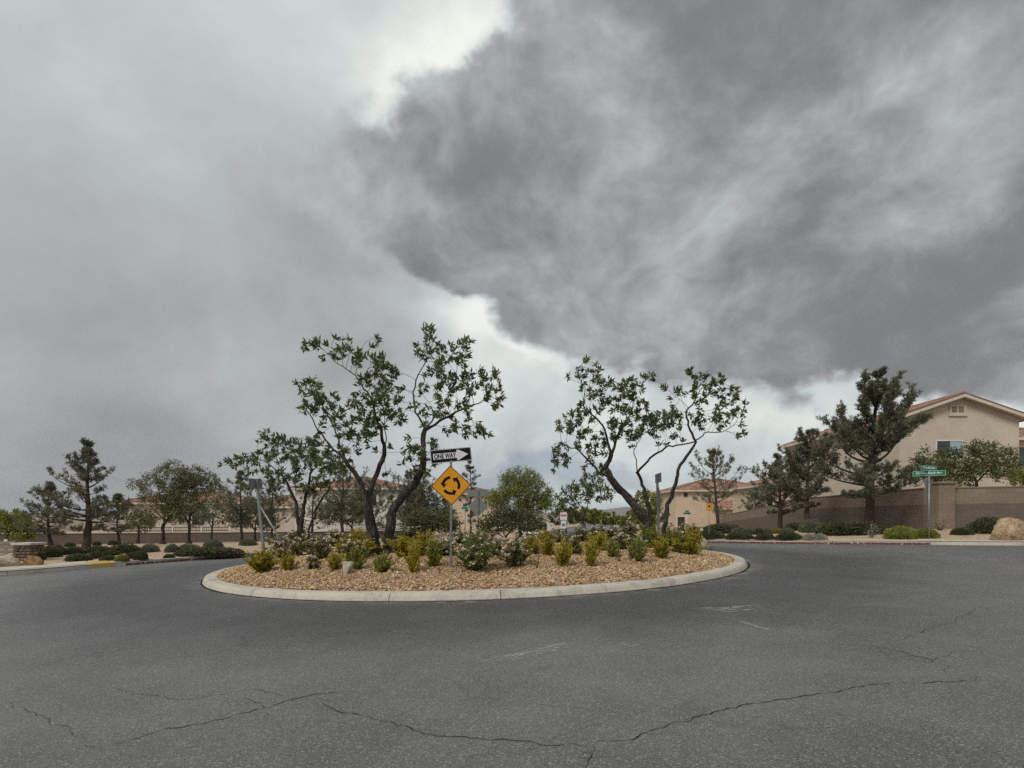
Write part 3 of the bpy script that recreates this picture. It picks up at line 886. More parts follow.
def island_tree(seed, label, name_base, trunks, blobs, natt, base_r, leaf_kw, tip=.0055, sub=None, kill=.22, infl=1.6):
    N, par, rad, kids = space_tree(seed, trunks, blobs, natt, .13, infl, kill, tip, 2.25, base_r)
    b = N[0].copy(); N2 = N - b
    rng = np.random.default_rng(seed)
    LV, var = rosettes(N2, par, kids, rad, rng, **leaf_kw)
    tr = branch_mesh('trunk', N2, par, rad, kids, 'bark_dark').mesh('trunk')
    cr = quads_mesh('crown', LV, 'leaf_rosette', var)
    return thing_tree('tree', label, 'tree', 'sparse trees on the traffic island', Vector(b), [('trunk', tr), ('crown', cr)])
dA = 15.2
gA = hit(390, 556).z; gA = H((388 - 512) / F * dA, dA)
def foot(px, d): x = (px - 512) / F * d; return (x, d, H(x, d) - .08)
island_tree(11, 'tall sparse tree with two dark forking trunks behind the yellow roundabout sign', 'tree',
    [[foot(388, dA)] + limb(dA, [(390, 530), (393, 510), (402, 497), (416, 482), (423, 465), (423, 440), (425, 425)]),
     [foot(377, dA - .15)] + limb(dA - .1, [(372, 530), (368, 510), (366, 496), (358, 478), (345, 460), (330, 445), (318, 430)], -.5),
     limb(dA - .1, [(367, 500), (374, 480), (384, 455), (386, 435), (384, 415)], .6),
     limb(dA, [(394, 508), (391, 490), (386, 472), (384, 456)], .9),
     limb(dA, [(424, 428), (415, 412), (413, 392), (418, 375)], .3),
     limb(dA, [(424, 428), (438, 412), (450, 395)], -.5),
     limb(dA, [(424, 428), (445, 418), (465, 408), (482, 402)], .5),
     limb(dA, [(318, 430), (310, 415), (303, 400), (300, 392)], -.2),
     limb(dA, [(345, 460), (335, 430), (325, 410), (318, 395)], .3),
     limb(dA, [(384, 440), (372, 400), (355, 375), (335, 362)], .3)],
    [blob(376, 375, dA, 24, 24, .9, .9), blob(378, 405, dA, 34, 26, 1.1, 1.0), blob(340, 352, dA, 26, 14, .6, .35), blob(315, 345, dA, 14, 8, .4, .18), blob(308, 386, dA, 16, 10, .5, .28),
     blob(322, 405, dA, 22, 20, .7, .45), blob(430, 350, dA, 18, 18, .7, .55), blob(428, 334, dA, 9, 8, .4, .16), blob(462, 350, dA, 14, 16, .6, .3),
     blob(452, 378, dA, 26, 16, .9, .6), blob(484, 384, dA, 20, 14, .7, .45), blob(495, 402, dA, 12, 10, .5, .22), blob(440, 405, dA, 34, 16, 1.0, .65), blob(468, 430, dA, 30, 10, .8, .4),
     blob(420, 455, dA, 26, 22, .9, .4), blob(350, 430, dA, 30, 24, 1.0, .6), blob(330, 460, dA, 26, 16, .8, .35), blob(365, 345, dA, 6, 6, .2, .07), blob(375, 340, dA, 8, 10, .3, .1)],
    1900, .125, dict(k=15, L=.165, W=.054, maxr=.010, prob_mid=.24, jit=.028))
dB = 17.6
island_tree(12, 'wide sparse tree with three dark spreading trunks near the round kerb\'s east end', 'tree',
    [[foot(657, dB)] + limb(dB, [(652, 535), (645, 520), (632, 502), (620, 490), (610, 478), (606, 468), (611, 455)]),
     [foot(655, dB + .1)] + limb(dB + .1, [(653, 528), (648, 505), (642, 485), (637, 468), (634, 450), (640, 440)], .4),
     [foot(664, dB + .2)] + limb(dB, [(664, 532), (667, 510), (674, 488), (680, 465), (690, 452), (696, 442), (690, 430), (686, 412)], -.4),
     limb(dB, [(638, 472), (650, 458), (665, 448), (685, 444), (694, 442)], .3),
     limb(dB, [(612, 478), (598, 472), (586, 458), (576, 448), (556, 443)], -.3),
     limb(dB, [(611, 455), (605, 430), (596, 418), (584, 408)], .3),
     limb(dB, [(611, 455), (620, 430), (630, 415)], -.3),
     limb(dB, [(696, 440), (708, 432), (722, 432)], .3), limb(dB, [(686, 412), (695, 400), (700, 390)], .2)],
    [blob(592, 385, dB, 18, 20, .9, .55), blob(582, 365, dB, 8, 8, .4, .15), blob(572, 378, dB, 8, 8, .4, .12), blob(625, 395, dB, 24, 16, .9, .5), blob(650, 378, dB, 8, 6, .4, .1), blob(635, 384, dB, 12, 8, .4, .15),
     blob(632, 425, dB, 34, 20, 1.2, 1.1), blob(580, 422, dB, 22, 16, .9, .45), blob(565, 428, dB, 12, 10, .5, .2), blob(560, 458, dB, 14, 14, .6, .28), blob(590, 445, dB, 22, 14, .8, .4),
     blob(698, 392, dB, 16, 14, .7, .4), blob(692, 374, dB, 8, 8, .4, .12), blob(712, 384, dB, 14, 12, .6, .3), blob(675, 396, dB, 10, 12, .5, .18), blob(728, 395, dB, 14, 12, .6, .28),
     blob(710, 418, dB, 24, 14, .9, .5), blob(738, 418, dB, 10, 16, .5, .22), blob(735, 434, dB, 12, 8, .5, .15), blob(668, 420, dB, 18, 14, .8, .3), blob(600, 470, dB, 18, 10, .6, .12)],
    1600, .135, dict(k=15, L=.165, W=.054, maxr=.010, prob_mid=.24, jit=.028))
dC = 19.5
island_tree(13, 'small sparse tree with three thin trunks near the leaning signpost', 'tree',
    [[foot(300, dC)] + limb(dC, [(299, 530), (297, 515), (296, 502), (290, 490), (284, 478)]),
     [foot(302, dC + .1)] + limb(dC, [(301, 525), (304, 505), (308, 488), (310, 475), (318, 465)], .4),
     [foot(306, dC)] + limb(dC, [(308, 532), (315, 512), (324, 496), (333, 482), (340, 468)], -.4)],
    [blob(262, 460, dC, 22, 14, .8, .5), blob(240, 462, dC, 14, 9, .5, .25), blob(228, 466, dC, 8, 6, .3, .1), blob(285, 450, dC, 24, 14, .9, .6), blob(310, 455, dC, 22, 18, 1.0, .7), blob(288, 475, dC, 26, 12, .9, .5),
     blob(270, 438, dC, 14, 7, .5, .2), blob(330, 470, dC, 16, 14, .8, .4), blob(250, 482, dC, 14, 12, .5, .2), blob(318, 485, dC, 20, 10, .8, .2)],
    1100, .085, dict(k=15, L=.165, W=.054, maxr=.010, prob_mid=.24, jit=.028))
dD = 25.2
island_tree(14, 'light young tree with thin pale stem behind the island\'s rose bushes', 'tree',
    [[foot(583, dD)] + limb(dD, [(583, 530), (584, 515), (588, 503), (594, 492)]), limb(dD, [(584, 512), (576, 500), (568, 492)], .4)],
    [blob(588, 490, dD, 22, 14, 1.1, 1), blob(606, 496, dD, 10, 8, .5, .3), blob(566, 500, dD, 14, 14, .8, .6), blob(590, 478, dD, 12, 6, .5, .3)],
    600, .05, dict(k=13, L=.17, W=.06, maxr=.011, prob_mid=.5), kill=.28)

# ---- pines
def pine_mesh(seed, h, w, cb=.25, dense=1.0, lean=(0, 0), top=.15, bulge=.45, r=.16, needle=.17):
    """h height, w half width, cb where the crown starts (share of h)"""
    rng = np.random.default_rng(seed); mb = MB()
    nt = 14; tp = []; wx, wy = rng.normal(0, .03, nt).cumsum(), rng.normal(0, .03, nt).cumsum()
    for i in range(nt):
        t = i / (nt - 1); tp.append(np.array([wx[i] * (t > 0) + lean[0] * t, wy[i] * (t > 0) + lean[1] * t, h * t * .97]))
    tr = [r * (1.35 if i == 0 else 1) * (1 - .88 * (i / (nt - 1)) ** .9) for i in range(nt)]
    tp[0][2] -= .1
    mb.tube([tuple(p) for p in tp], tr, 'bark_pine', 10, False)
    def trunk_at(t):
        f = t * (nt - 1); i = min(int(f), nt - 2); return tp[i] + (tp[i + 1] - tp[i]) * (f - i)
    tb, td, tv = [], [], []
    z = cb * .8
    while z < .985:
        k = rng.integers(3, 6); a0 = rng.uniform(0, 6.28)
        q = max(0, (z - cb) / (1 - cb))
        prof = (math.sin(math.pi * min(1, (q * .82 + .16)) ** .8) ** .7) if q > 0 else .45
        prof = max(prof * (1 - q ** 2.2 * (1 - top)), .10)
        for j in range(k):
            L = w * prof * rng.choice([.5, .8, 1.0, 1.25], p=[.25, .3, .3, .15]) * rng.uniform(.85, 1.12)
            az = a0 + 6.283 * j / k + rng.normal(0, .35); el0 = R(rng.uniform(-4, 24) + 40 * q)
            p = trunk_at(min(z + rng.uniform(-.015, .015), .99)); pts = [p.copy()]; n = max(4, int(L / .22)); el = el0 - R(12)
            for s in range(n):
                el += R(rng.uniform(1, 7)); az += rng.normal(0, .09)
                p = p + np.array([math.cos(az) * math.cos(el), math.sin(az) * math.cos(el), math.sin(el)]) * L / n; pts.append(p.copy())
            br = max(.012, .34 * r * (1 - .6 * q) * min(1.0, L / w + .2))
            mb.tube([tuple(v) for v in pts], [br * (1 - .8 * s / n) for s in range(n + 1)], 'bark_pine', 5, False)
            for s in range(1, n + 1):
                if s / n < .28 and rng.random() < .7: continue
                for _ in range(int(rng.integers(1, 4) * dense * 1.15 + .3) + (s == n)):
                    ba = az + rng.choice([-1, 1]) * rng.uniform(.4, 1.3) * (s < n); be = el + rng.uniform(-.1, .7)
                    bl = min(.75, L * .38) * rng.uniform(.4, 1.0)
                    e = pts[s] + np.array([math.cos(ba) * math.cos(be), math.sin(ba) * math.cos(be), math.sin(be)]) * bl
                    if rng.random() < .5: mb.tube([tuple(pts[s]), tuple((pts[s] + e) / 2 + rng.normal(0, .02, 3)), tuple(e)], [.012, .009, .005], 'bark_pine', 3, False)
                    v0 = rng.beta(2, 2)
                    for u in (.35, .6, .8, 1.0):
                        tb.append(pts[s] + (e - pts[s]) * u + rng.normal(0, .05, 3)); td.append(e - pts[s]); tv.append(v0)
        z += .05 + rng.uniform(0, .035)
    V, vv = tufts(np.array(tb), np.array(td), np.array(tv), int(13 * max(.7, dense)), rng, (.25, 1.3), needle, .030, .03, (.0, .4), .1)
    return mb.mesh('trunk'), quads_mesh('crown', V, 'needles', vv)
def pine(label, px, py_base, py_top, wpx, seed, d=None, group='pines along the verges', **kw):
    if d is None: g = hit(px, py_base); d = g.y
    else: g = at(px, d)
    h = zat(py_top, d) - g.z
    a, b = pine_mesh(seed, h, .82 * wpx / F * d, **kw)
    return thing_tree('pine_tree', label, 'pine', group, g, [('trunk', a), ('crown', b)])
pine('tall dark pine among trimmed shrubs, tallest west of the island', 85, 549, 441, 35, 21, cb=.22, dense=.72, r=.17)
pine('bushy pine close behind the tall pine beside the stone pillar', 51, 547, 484, 28, 22, d=37, cb=.26, dense=.65, r=.12)
pine('small pine in front of the red-roofed house gable west of the street', 119, 546, 494, 22, 23, d=39, cb=.30, dense=.7, r=.10)
pine('thin pine just west of the leaning signpost', 241, 546, 468, 22, 24, d=42, cb=.25, dense=.5, r=.11)
pine('wide pine behind the small sparse tree, in front of pale wall', 342, 540, 466, 40, 25, d=46, cb=.36, dense=.6, r=.15)
pine('pine seen between the trunks of the tall sparse tree', 408, 538, 470, 34, 26, d=50, cb=.3, dense=.6, r=.14)
pine('narrow dark pine behind the one way sign', 470, 535, 452, 14, 27, d=52, cb=.25, dense=.5, r=.12)
pine('slender pine in front of the two-storey house beyond the yellow sign', 719, 527, 445, 36, 28, d=45, cb=.30, dense=.6, r=.15, lean=(-.5, 0))
pine('pine with low crown standing beside the wall end, second of the wall row', 780, 527, 456, 36, 29, d=39, cb=.30, dense=1.0, r=.17)
pine('dark wide pine third along the block wall', 807, 525, 427, 50, 30, d=35.5, cb=.28, dense=1.0, r=.19)
pine('tallest pine in front of the block wall and gabled house', 869, 526, 368, 76, 31, d=29.5, cb=.27, dense=1.2, lean=(.2, 0), r=.25, needle=.19, bulge=.5)
pine('small dark pine behind the wall end near the two-storey house', 755, 520, 486, 20, 32, d=58, cb=.2, dense=.5, r=.12)

# ---- broadleaf trees
def leafy_tree(label, px, d, trunks, blobs, natt, leafm, base_r, seed, k=16, L=.16, W=.035, bark='bark_pine', group='leafy trees', maxr=.022, prob=.5, kill=.34, step=.2, name='tree', spread=(.2, 1.2), jit=.09, tip=.007):
    tr = [[foot(px, d)] + limb(d, t, dy) for t, dy in trunks]
    N, par, rad, kids = space_tree(seed, tr, [blob(b[0], b[1], d + (b[5] if len(b) > 5 else 0), b[2], b[3], b[3] / F * d * 1.25, b[4]) for b in blobs], int(natt * 1.35), step, 2.4, kill * .85, tip, 2.3, base_r)
    b0 = N[0].copy(); N2 = N - b0; rng = np.random.default_rng(seed)
    LV, var = rosettes(N2, par, kids, rad, rng, k=int(k * 1.5), L=L * 1.15, W=W * 1.25, maxr=maxr, prob_mid=prob, jit=jit * 1.3, spread=spread)
    return thing_tree(name, label, 'tree', group, Vector(b0), [('trunk', branch_mesh('trunk', N2, par, rad, kids, bark).mesh('trunk')), ('crown', quads_mesh('crown', LV, leafm, var))])
leafy_tree('feathery olive tree with forked trunk in front of the red-roofed house', 163, 36, [([(163, 530), (165, 515), (160, 500)], .3), ([(163, 525), (175, 510), (182, 495)], -.5), ([(164, 520), (150, 505)], .4)],
    [(165, 490, 24, 20, 1), (143, 485, 14, 8, .3), (172, 472, 14, 12, .4), (165, 510, 26, 14, .6), (190, 480, 14, 12, .35)], 420, 'leaf_mesquite', .16, 41, k=18, L=.20, W=.036)
leafy_tree('bushy olive-brown tree beside the feathery olive tree', 189, 36.5, [([(189, 530), (190, 512), (195, 500)], .3), ([(189, 525), (180, 505)], -.4), ([(190, 515), (205, 500)], .3)],
    [(192, 505, 26, 22, 1), (210, 485, 14, 10, .4), (195, 480, 18, 12, .5), (218, 490, 8, 6, .15)], 420, 'leaf_mesquite', .15, 42, k=18, L=.20, W=.036)
leafy_tree('greyish tree with pale blossom west of the leaning signpost', 212, 35, [([(212, 530), (214, 515), (222, 505)], .3), ([(212, 528), (204, 514)], -.3)],
    [(218, 512, 16, 14, 1), (228, 500, 10, 10, .4), (206, 518, 10, 9, .4)], 260, 'leaf_grey', .08, 43, k=10, L=.13, W=.06)
leafy_tree('yellow-green rounded tree at the photo\'s west edge', 8, 42, [([(8, 535), (6, 525)], .3), ([(9, 532), (18, 522)], -.3)],
    [(8, 522, 24, 13, 1), (-14, 520, 20, 12, .6), (24, 528, 12, 12, .4)], 420, 'leaf_verde', .16, 44, k=22, L=.18, W=.06)
leafy_tree('bright green domed tree beyond the island, left of the white gable', 520, 44, [([(520, 528), (521, 515), (528, 503)], .4), ([(520, 524), (510, 510), (502, 502)], -.5), ([(520, 520), (518, 505), (520, 492)], .2)],
    [(520, 492, 27, 18, 1), (500, 500, 16, 12, .5), (542, 500, 14, 14, .5), (520, 478, 20, 10, .5), (530, 508, 22, 8, .4)], 640, 'leaf_verde', .18, 45, k=24, L=.20, W=.045, jit=.12)
leafy_tree('dense grey-green bush tree directly behind the roundabout sign post', 428, 22.4, [([(428, 536), (426, 528)], .2), ([(429, 536), (438, 526)], -.2), ([(428, 538), (416, 530)], .1)],
    [(430, 522, 22, 11, 1), (414, 526, 12, 9, .5), (446, 524, 14, 10, .6)], 620, 'leaf_olive', .05, 46, k=20, L=.09, W=.038, step=.12, kill=.17, maxr=.009, tip=.004, bark='bark_dark', group='bush trees at the back of the island')
leafy_tree('dense grey-green bush tree under the bright green domed tree', 505, 22.6, [([(505, 536), (503, 528)], .2), ([(506, 536), (516, 526)], -.2), ([(505, 538), (494, 530)], .1)],
    [(508, 520, 24, 11, 1), (490, 525, 14, 9, .5), (528, 523, 14, 10, .6)], 620, 'leaf_olive', .05, 47, k=20, L=.09, W=.038, step=.12, kill=.17, maxr=.009, tip=.004, bark='bark_dark', group='bush trees at the back of the island')
leafy_tree('mid green tree between the trunks of the wide sparse tree', 645, 62, [([(645, 525), (646, 512)], .3)], [(645, 506, 18, 16, 1), (655, 515, 12, 10, .5)], 260, 'leaf_lime', .14, 48, k=22, L=.26, W=.09, step=.3, kill=.5)
pine('dark pine between the leaning signpost and the small sparse tree', 272, 542, 476, 26, 33, d=47, cb=.22, dense=.6, r=.13)
pine('dark pine behind the trunks of the small sparse tree', 312, 540, 486, 30, 34, d=53, cb=.25, dense=.6, r=.14)
pine('broad pine behind the tall sparse tree\'s west trunk', 372, 538, 478, 36, 35, d=55, cb=.25, dense=.6, r=.15)
leafy_tree('greyish round tree behind the thin pine west of the island', 255, 44, [([(255, 532), (256, 520)], .3), ([(255, 530), (246, 518)], .3)], [(254, 512, 20, 16, 1), (240, 518, 12, 10, .5), (266, 520, 12, 10, .4)], 260, 'leaf_grey', .12, 72, k=14, L=.2, W=.06)
leafy_tree('olive tree behind the wide pine, left of the tall sparse tree', 352, 57, [([(352, 530), (353, 515)], .3), ([(352, 528), (342, 516)], .3)], [(350, 508, 24, 18, 1), (330, 515, 14, 12, .5)], 300, 'leaf_mesquite', .14, 73, k=16, L=.24, W=.06)
leafy_tree('grey-green tree right of the tall sparse tree\'s east trunk', 425, 52, [([(425, 532), (426, 515)], .3), ([(425, 530), (436, 516)], .3)], [(426, 500, 22, 20, 1), (442, 510, 12, 12, .5), (410, 512, 14, 12, .5)], 320, 'leaf_grey', .14, 74, k=16, L=.22, W=.06)
leafy_tree('low olive tree between the small pine and the feathery olive tree', 138, 44, [([(138, 540), (139, 530)], .3)], [(140, 522, 12, 12, 1)], 120, 'leaf_mesquite', .09, 75, k=14, L=.2, W=.06)
for i, (px, d, w, top, lab) in enumerate([(566, 84, 17, 508, 'green street tree next to the red and white notice sign'), (585, 92, 16, 507, 'round street tree behind the light young tree'), (602, 100, 14, 511, 'street tree below the far blue ridge\'s west end'),
        (621, 110, 13, 516, 'low far street tree under the blue ridge'), (634, 86, 15, 512, 'yellowish street tree left of the wide sparse tree\'s trunks'), (660, 98, 14, 508, 'far street tree hidden behind the edge-on sign')]):
    leafy_tree(lab, px, d, [([(px, 524), (px + 1, 519)], .2), ([(px, 526), (px - 5, 519)], .2)], [(px, (top + 526) / 2, w, (526 - top) / 2, 1), (px + 6, top + 6, w * .6, 5, .4)], 260, ['leaf_verde', 'leaf_lime'][i % 2] if i != 0 else 'leaf_mesquite', .15, 60 + i, k=24, L=.34, W=.13, step=.4, kill=.6, group='street trees far along the avenue')
leafy_tree('spreading olive-green tree behind the wall under the blue window', 976, 32.5, [([(976, 480), (972, 470)], .3), ([(977, 482), (990, 468)], -.2)],
    [(965, 468, 30, 14, 1), (990, 462, 24, 16, .9), (945, 478, 18, 10, .5), (980, 450, 14, 8, .35), (1005, 472, 14, 10, .3), (955, 455, 10, 8, .2), (930, 462, 14, 14, .5), (916, 476, 14, 9, .35)], 720, 'leaf_mesquite', .14, 70, k=18, L=.17, W=.05, kill=.3)
leafy_tree('bright green shrub top behind the wall at the photo\'s east edge', 1022, 31, [([(1022, 492), (1024, 480)], .2)], [(1024, 478, 12, 8, 1)], 120, 'leaf_lime', .06, 71, k=18, L=.15, W=.05, kill=.25)

# ---- shrubs
def mound_parts(seed, leafm, n=2600, L=.11, W=.055, flat=.62, bumps=.16):
    """clipped shrub of unit half width: a leafy mass and the short stems under it"""
    rng = np.random.default_rng(seed)
    u = unit(rng.normal(size=(n, 3))); u[:, 2] = np.abs(u[:, 2]) * 1.0 - .28 * (rng.random(n) < .35)
    u = unit(u); rr = np.array([1 + bumps * (mnoise.noise((p[0] * 2.1 + seed, p[1] * 2.1, p[2] * 2.1)) + .5 * mnoise.noise((p[0] * 5 + seed, p[1] * 5, p[2] * 5))) for p in u])
    r = rr * (1 - .16 * rng.random(n) ** 1.6)
    P = u * r[:, None]; P[:, 2] = np.maximum(P[:, 2] * .92 + .12, .02)
    d = unit(u + rng.normal(0, .7, (n, 3)) + np.array([0, 0, .25]))
    V = leaves(P, d, L, W, rng); var = np.clip(rng.beta(2.2, 2.2, n) * .8 + .2 * (u[:, 2] > .4) * rng.random(n), 0, 1)
    # inner twigs' leaves: fill the body
    m = n // 2; ui = unit(rng.normal(size=(m, 3))); ui[:, 2] = np.abs(ui[:, 2]); Pi = ui * (.86 * rng.random((m, 1)) ** .34); Pi[:, 2] = Pi[:, 2] * .92 + .08
    Vi = leaves(Pi, rng.normal(size=(m, 3)), L * 1.7, W * 2.4, rng)
    me = quads_mesh('foliage', np.concatenate([V, Vi]), leafm, np.concatenate([var, rng.beta(2, 2, m)]))
    mb = MB()
    for k in range(7):
        a = k * .9 + rng.uniform(0, .5)
        mb.tube([(.08 * math.cos(a), .08 * math.sin(a), -.1), (.25 * math.cos(a), .25 * math.sin(a), .25), (.55 * math.cos(a), .55 * math.sin(a), .55)], [.04, .03, .012], 'bark_dark', 5, False)
    return me, mb.mesh('stem')
def spray_parts(seed, leafm, ns=46, nl=26, L=.07, W=.024, spread=.55, flowers=0, petal=.03, low=.18, droop=0.0, wood='bark_dark'):
    """open shrub about 1 m high: stems fanning from the base with leaves on them, maybe flowers on top"""
    rng = np.random.default_rng(seed); mb = MB(); B, D, vr = [], [], []; fb, fd = [], []
    for s in range(ns):
        a = rng.uniform(0, 6.283); t = abs(rng.normal(0, spread)); t = min(t, 1.25); Ls = rng.choice([rng.uniform(.3, .6), rng.uniform(.6, .92), rng.uniform(.9, 1.2)], p=[.3, .5, .2]) * (1 - .2 * t)
        p = np.array([.04 * math.cos(a), .04 * math.sin(a), -.04]); pts = [p.copy()]; n = 7
        for k in range(n):
            tt = t * (.55 + .45 * k / n) + droop * (k / n) ** 2
            p = p + np.array([math.cos(a) * math.sin(tt), math.sin(a) * math.sin(tt), math.cos(tt)]) * Ls / n + rng.normal(0, .012, 3); pts.append(p.copy())
        mb.tube([tuple(q) for q in pts], [.009 * (1 - .7 * k / n) + .0015 for k in range(n + 1)], wood, 3, False)
        v0 = rng.beta(2, 2)
        pa = np.array(pts); f = low + (1 - low) * rng.random(nl) ** .75; xx = f * n; ii = np.minimum(xx.astype(int), n - 1)
        q = pa[ii] + (pa[ii + 1] - pa[ii]) * (xx - ii)[:, None]; dd = unit(pa[ii + 1] - pa[ii])
        o = unit(np.cross(dd, rng.normal(size=(nl, 3)))); an = rng.uniform(.4, 1.2, nl)[:, None]
        B.append(q + rng.normal(0, .022, (nl, 3))); D.append(dd * np.cos(an) + o * np.sin(an)); vr.append(np.clip(v0 * .6 + .4 * rng.random(nl) + .15 * (f - .6), 0, 1))
        if flowers and rng.random() < flowers:
            for _ in range(rng.integers(1, 4)):
                c = pts[-1] + rng.normal(0, .05, 3)
                for _k in range(7): fb.append(c); fd.append(unit((rng.normal(size=3) + np.array([0, 0, .8]))[None])[0])
    rs = np.random.default_rng(seed + 1)
    out = [('foliage', quads_mesh('foliage', leaves(np.concatenate(B), np.concatenate(D), L, W, rs), leafm, np.concatenate(vr))), ('stem', mb.mesh('stem'))]
    if fb:
        out.append(('flower_cluster', quads_mesh('flowers', leaves(np.array(fb), np.array(fd), petal * 1.3, petal * 1.15, rs), 'petals', np.repeat(rs.random(len(fb) // 7), 7))))
    return out
def bind(parts):
    return [('foliage', parts[0]), ('stem', parts[1])] if isinstance(parts, tuple) else parts
PROTO = {
 'dark': [bind(mound_parts(s, 'leaf_dark')) for s in (1, 2, 3)],
 'greymound': [bind(mound_parts(s, 'leaf_grey', 2200)) for s in (4, 5)],
 'lime': [bind(mound_parts(s, 'leaf_lime', 2200, .11, .06)) for s in (6, 7)],
 'brown': [bind(mound_parts(s, 'bloom_pale', 1500, .10, .05)) for s in (8,)],
 'yellow': [spray_parts(s, 'leaf_yellow', 62, 44, .10, .042, .46, low=.06) for s in (11, 12, 13, 14)],
 'green': [spray_parts(s, 'leaf_lime', 60, 44, .10, .044, .50, low=.06) for s in (15, 16, 17)],
 'rose': [spray_parts(s, 'leaf_rose', 64, 40, .10, .046, .60, .42, .062, low=.10) for s in (18, 19, 20, 21)],
 'bigrose': [spray_parts(s, 'leaf_green', 120, 56, .068, .040, .62, .26, .045, low=.10) for s in (22,)],
 'dry': [spray_parts(s, 'leaf_rose', 14, 8, .06, .02, .5, 0, low=.5) for s in (24, 25)],
 'silver': [spray_parts(s, 'bloom_pale', 26, 10, .07, .03, .6, 0, low=.6, wood='bark_pale') for s in (26,)],
}
CNT = {}
def shrub(kind, px, py, w, h, label, cat='shrub', group=None, d=None, ratio=1.0):
    g = hit(px, py) if d is None else at(px, d)
    d = g.y; i = CNT.get(kind, 0); CNT[kind] = i + 1
    src = PROTO[kind][i % len(PROTO[kind])]
    o = empty({'dark': 'clipped_shrub', 'greymound': 'rounded_shrub', 'lime': 'low_shrub', 'brown': 'dry_mound_shrub', 'yellow': 'yellow_shrub', 'green': 'green_shrub', 'rose': 'rose_bush', 'bigrose': 'rose_bush', 'dry': 'dry_shrub', 'silver': 'silvery_shrub'}[kind], g - Vector((0, 0, .01)), random.uniform(0, 6.28))
    if kind in ('yellow', 'green', 'rose'): w *= 1.08; h *= 1.0
    W = w / F * d; Hh = h / F * d
    if kind in ('dark', 'greymound', 'lime', 'brown'):
        ry = (min(W / 2, max(Hh, .45)) if W < 2 else W * .28) * .85; k = (d + ry) / d; o.location = (g.x * k, d + ry, H(g.x * k, d + ry) - .01)
    if kind in ('dark', 'greymound', 'lime', 'brown'):
        o.rotation_euler = (0, 0, random.choice((0, math.pi)) + random.uniform(-.15, .15)); o.scale = (W / 2 * .92, min(W / 2, max(Hh, .45)) * ratio if W < 2 else W * .28, Hh * .86)
    else: o.scale = (W / .95, W / .95, Hh)
    tag(o, label, cat, group)
    for pn, me in src: link(pn, me, o)
    return o
ORD = ['first', 'second', 'third', 'fourth', 'fifth', 'sixth', 'seventh', 'eighth', 'ninth', 'tenth', 'eleventh', 'twelfth', 'thirteenth', 'fourteenth', 'fifteenth', 'sixteenth', 'seventeenth', 'eighteenth', 'nineteenth', 'twentieth']
front = [(262, 573, 36, 25, 'yellow', 'wide yellow shrub in front of the leaning signpost, at the island\'s west tip'), (288, 571, 22, 19, 'yellow', 'small yellow shrub second from the island\'s west tip'),
 (312, 570, 18, 14, 'rose', 'low greyish rose bush between two yellow shrubs on the island'), (335, 570, 20, 18, 'yellow', 'yellow shrub just west of the pale rock on the island'),
 (357, 570, 18, 24, 'green', 'olive-green shrub close behind the pale rock on the island'), (383, 573, 24, 20, 'green', 'bright green shrub at the foot of the tall sparse tree'),
 (414, 573, 20, 30, 'yellow', 'narrow upright yellow-green shrub west of the roundabout sign post'), (434, 567, 24, 28, 'green', 'green shrub touching the west side of the roundabout sign post'),
 (474, 571, 46, 40, 'bigrose', 'largest rose bush with small white flowers east of the roundabout sign'), (515, 567, 30, 32, 'rose', 'rose bush with peach flowers east of the largest rose bush'),
 (537, 569, 11, 18, 'dry', 'thin little seedling shrub on bare gravel east of the peach rose bush'), (563, 567, 24, 28, 'yellow', 'yellow-orange shrub standing in open gravel under the red and white notice'),
 (591, 566, 20, 30, 'yellow', 'upright yellow-green shrub below the light young tree'), (612, 557, 18, 18, 'green', 'dark green shrub behind the dry leafless shrub'),
 (619, 562, 16, 20, 'dry', 'dry leafless shrub with dark twisted stem on the gravel'), (637, 562, 24, 24, 'green', 'lime-green shrub west of the wide sparse tree\'s foot'),
 (662, 559, 22, 22, 'yellow', 'yellow-green shrub in front of the wide sparse tree\'s foot'), (677, 553, 20, 22, 'green', 'green shrub just east of the wide sparse tree\'s foot'),
 (691, 555, 28, 26, 'yellow', 'bushy yellow-green shrub at the island\'s east end'), (710, 552, 14, 7, 'dry', 'tiny dry shrub beside the white rock at the island\'s east end'), (440, 572, 10, 8, 'dry', 'tiny dry shrub at the foot of the roundabout sign post')]
for (px, py, w, h, k, lab) in front: shrub(k, px, py, w, h, lab, 'shrub', 'shrubs in the front row of the island')
mid = [(284, 558, 'rose'), (304, 556, 'rose'), (322, 559, 'rose'), (345, 556, 'yellow'), (366, 557, 'yellow'), (352, 561, 'rose'), (402, 557, 'yellow'), (424, 556, 'yellow'), (445, 556, 'rose'), (492, 556, 'rose'), (532, 554, 'yellow'), (548, 556, 'yellow'),
       (575, 554, 'rose'), (600, 551, 'yellow'), (626, 550, 'rose'), (648, 548, 'green'), (668, 547, 'green'), (682, 546, 'rose')]
mid.sort()
for i, (px, py, k) in enumerate(mid):
    shrub(k, px, py, random.uniform(22, 30), random.uniform(17, 24), f'{ORD[i]} shrub from the west in the island\'s middle row, {"with pale flowers" if k == "rose" else "with " + k + " leaves"}', 'shrub', 'shrubs in the middle row of the island')
back = [(276, 548), (296, 546), (316, 547), (336, 546), (356, 545), (392, 545), (412, 545), (458, 545), (478, 545), (546, 543), (560, 543), (580, 542), (597, 541), (612, 541), (630, 540), (690, 541)]
for i, (px, py) in enumerate(back):
    shrub('rose' if i not in (4, 9) else 'yellow', px, py, random.uniform(20, 28), random.uniform(13, 18), f'{ORD[i]} shrub from the west in the island\'s back row of {"pale roses" if i not in (4, 9) else "roses, yellow-leaved"}', 'shrub', 'shrubs in the back row of the island')

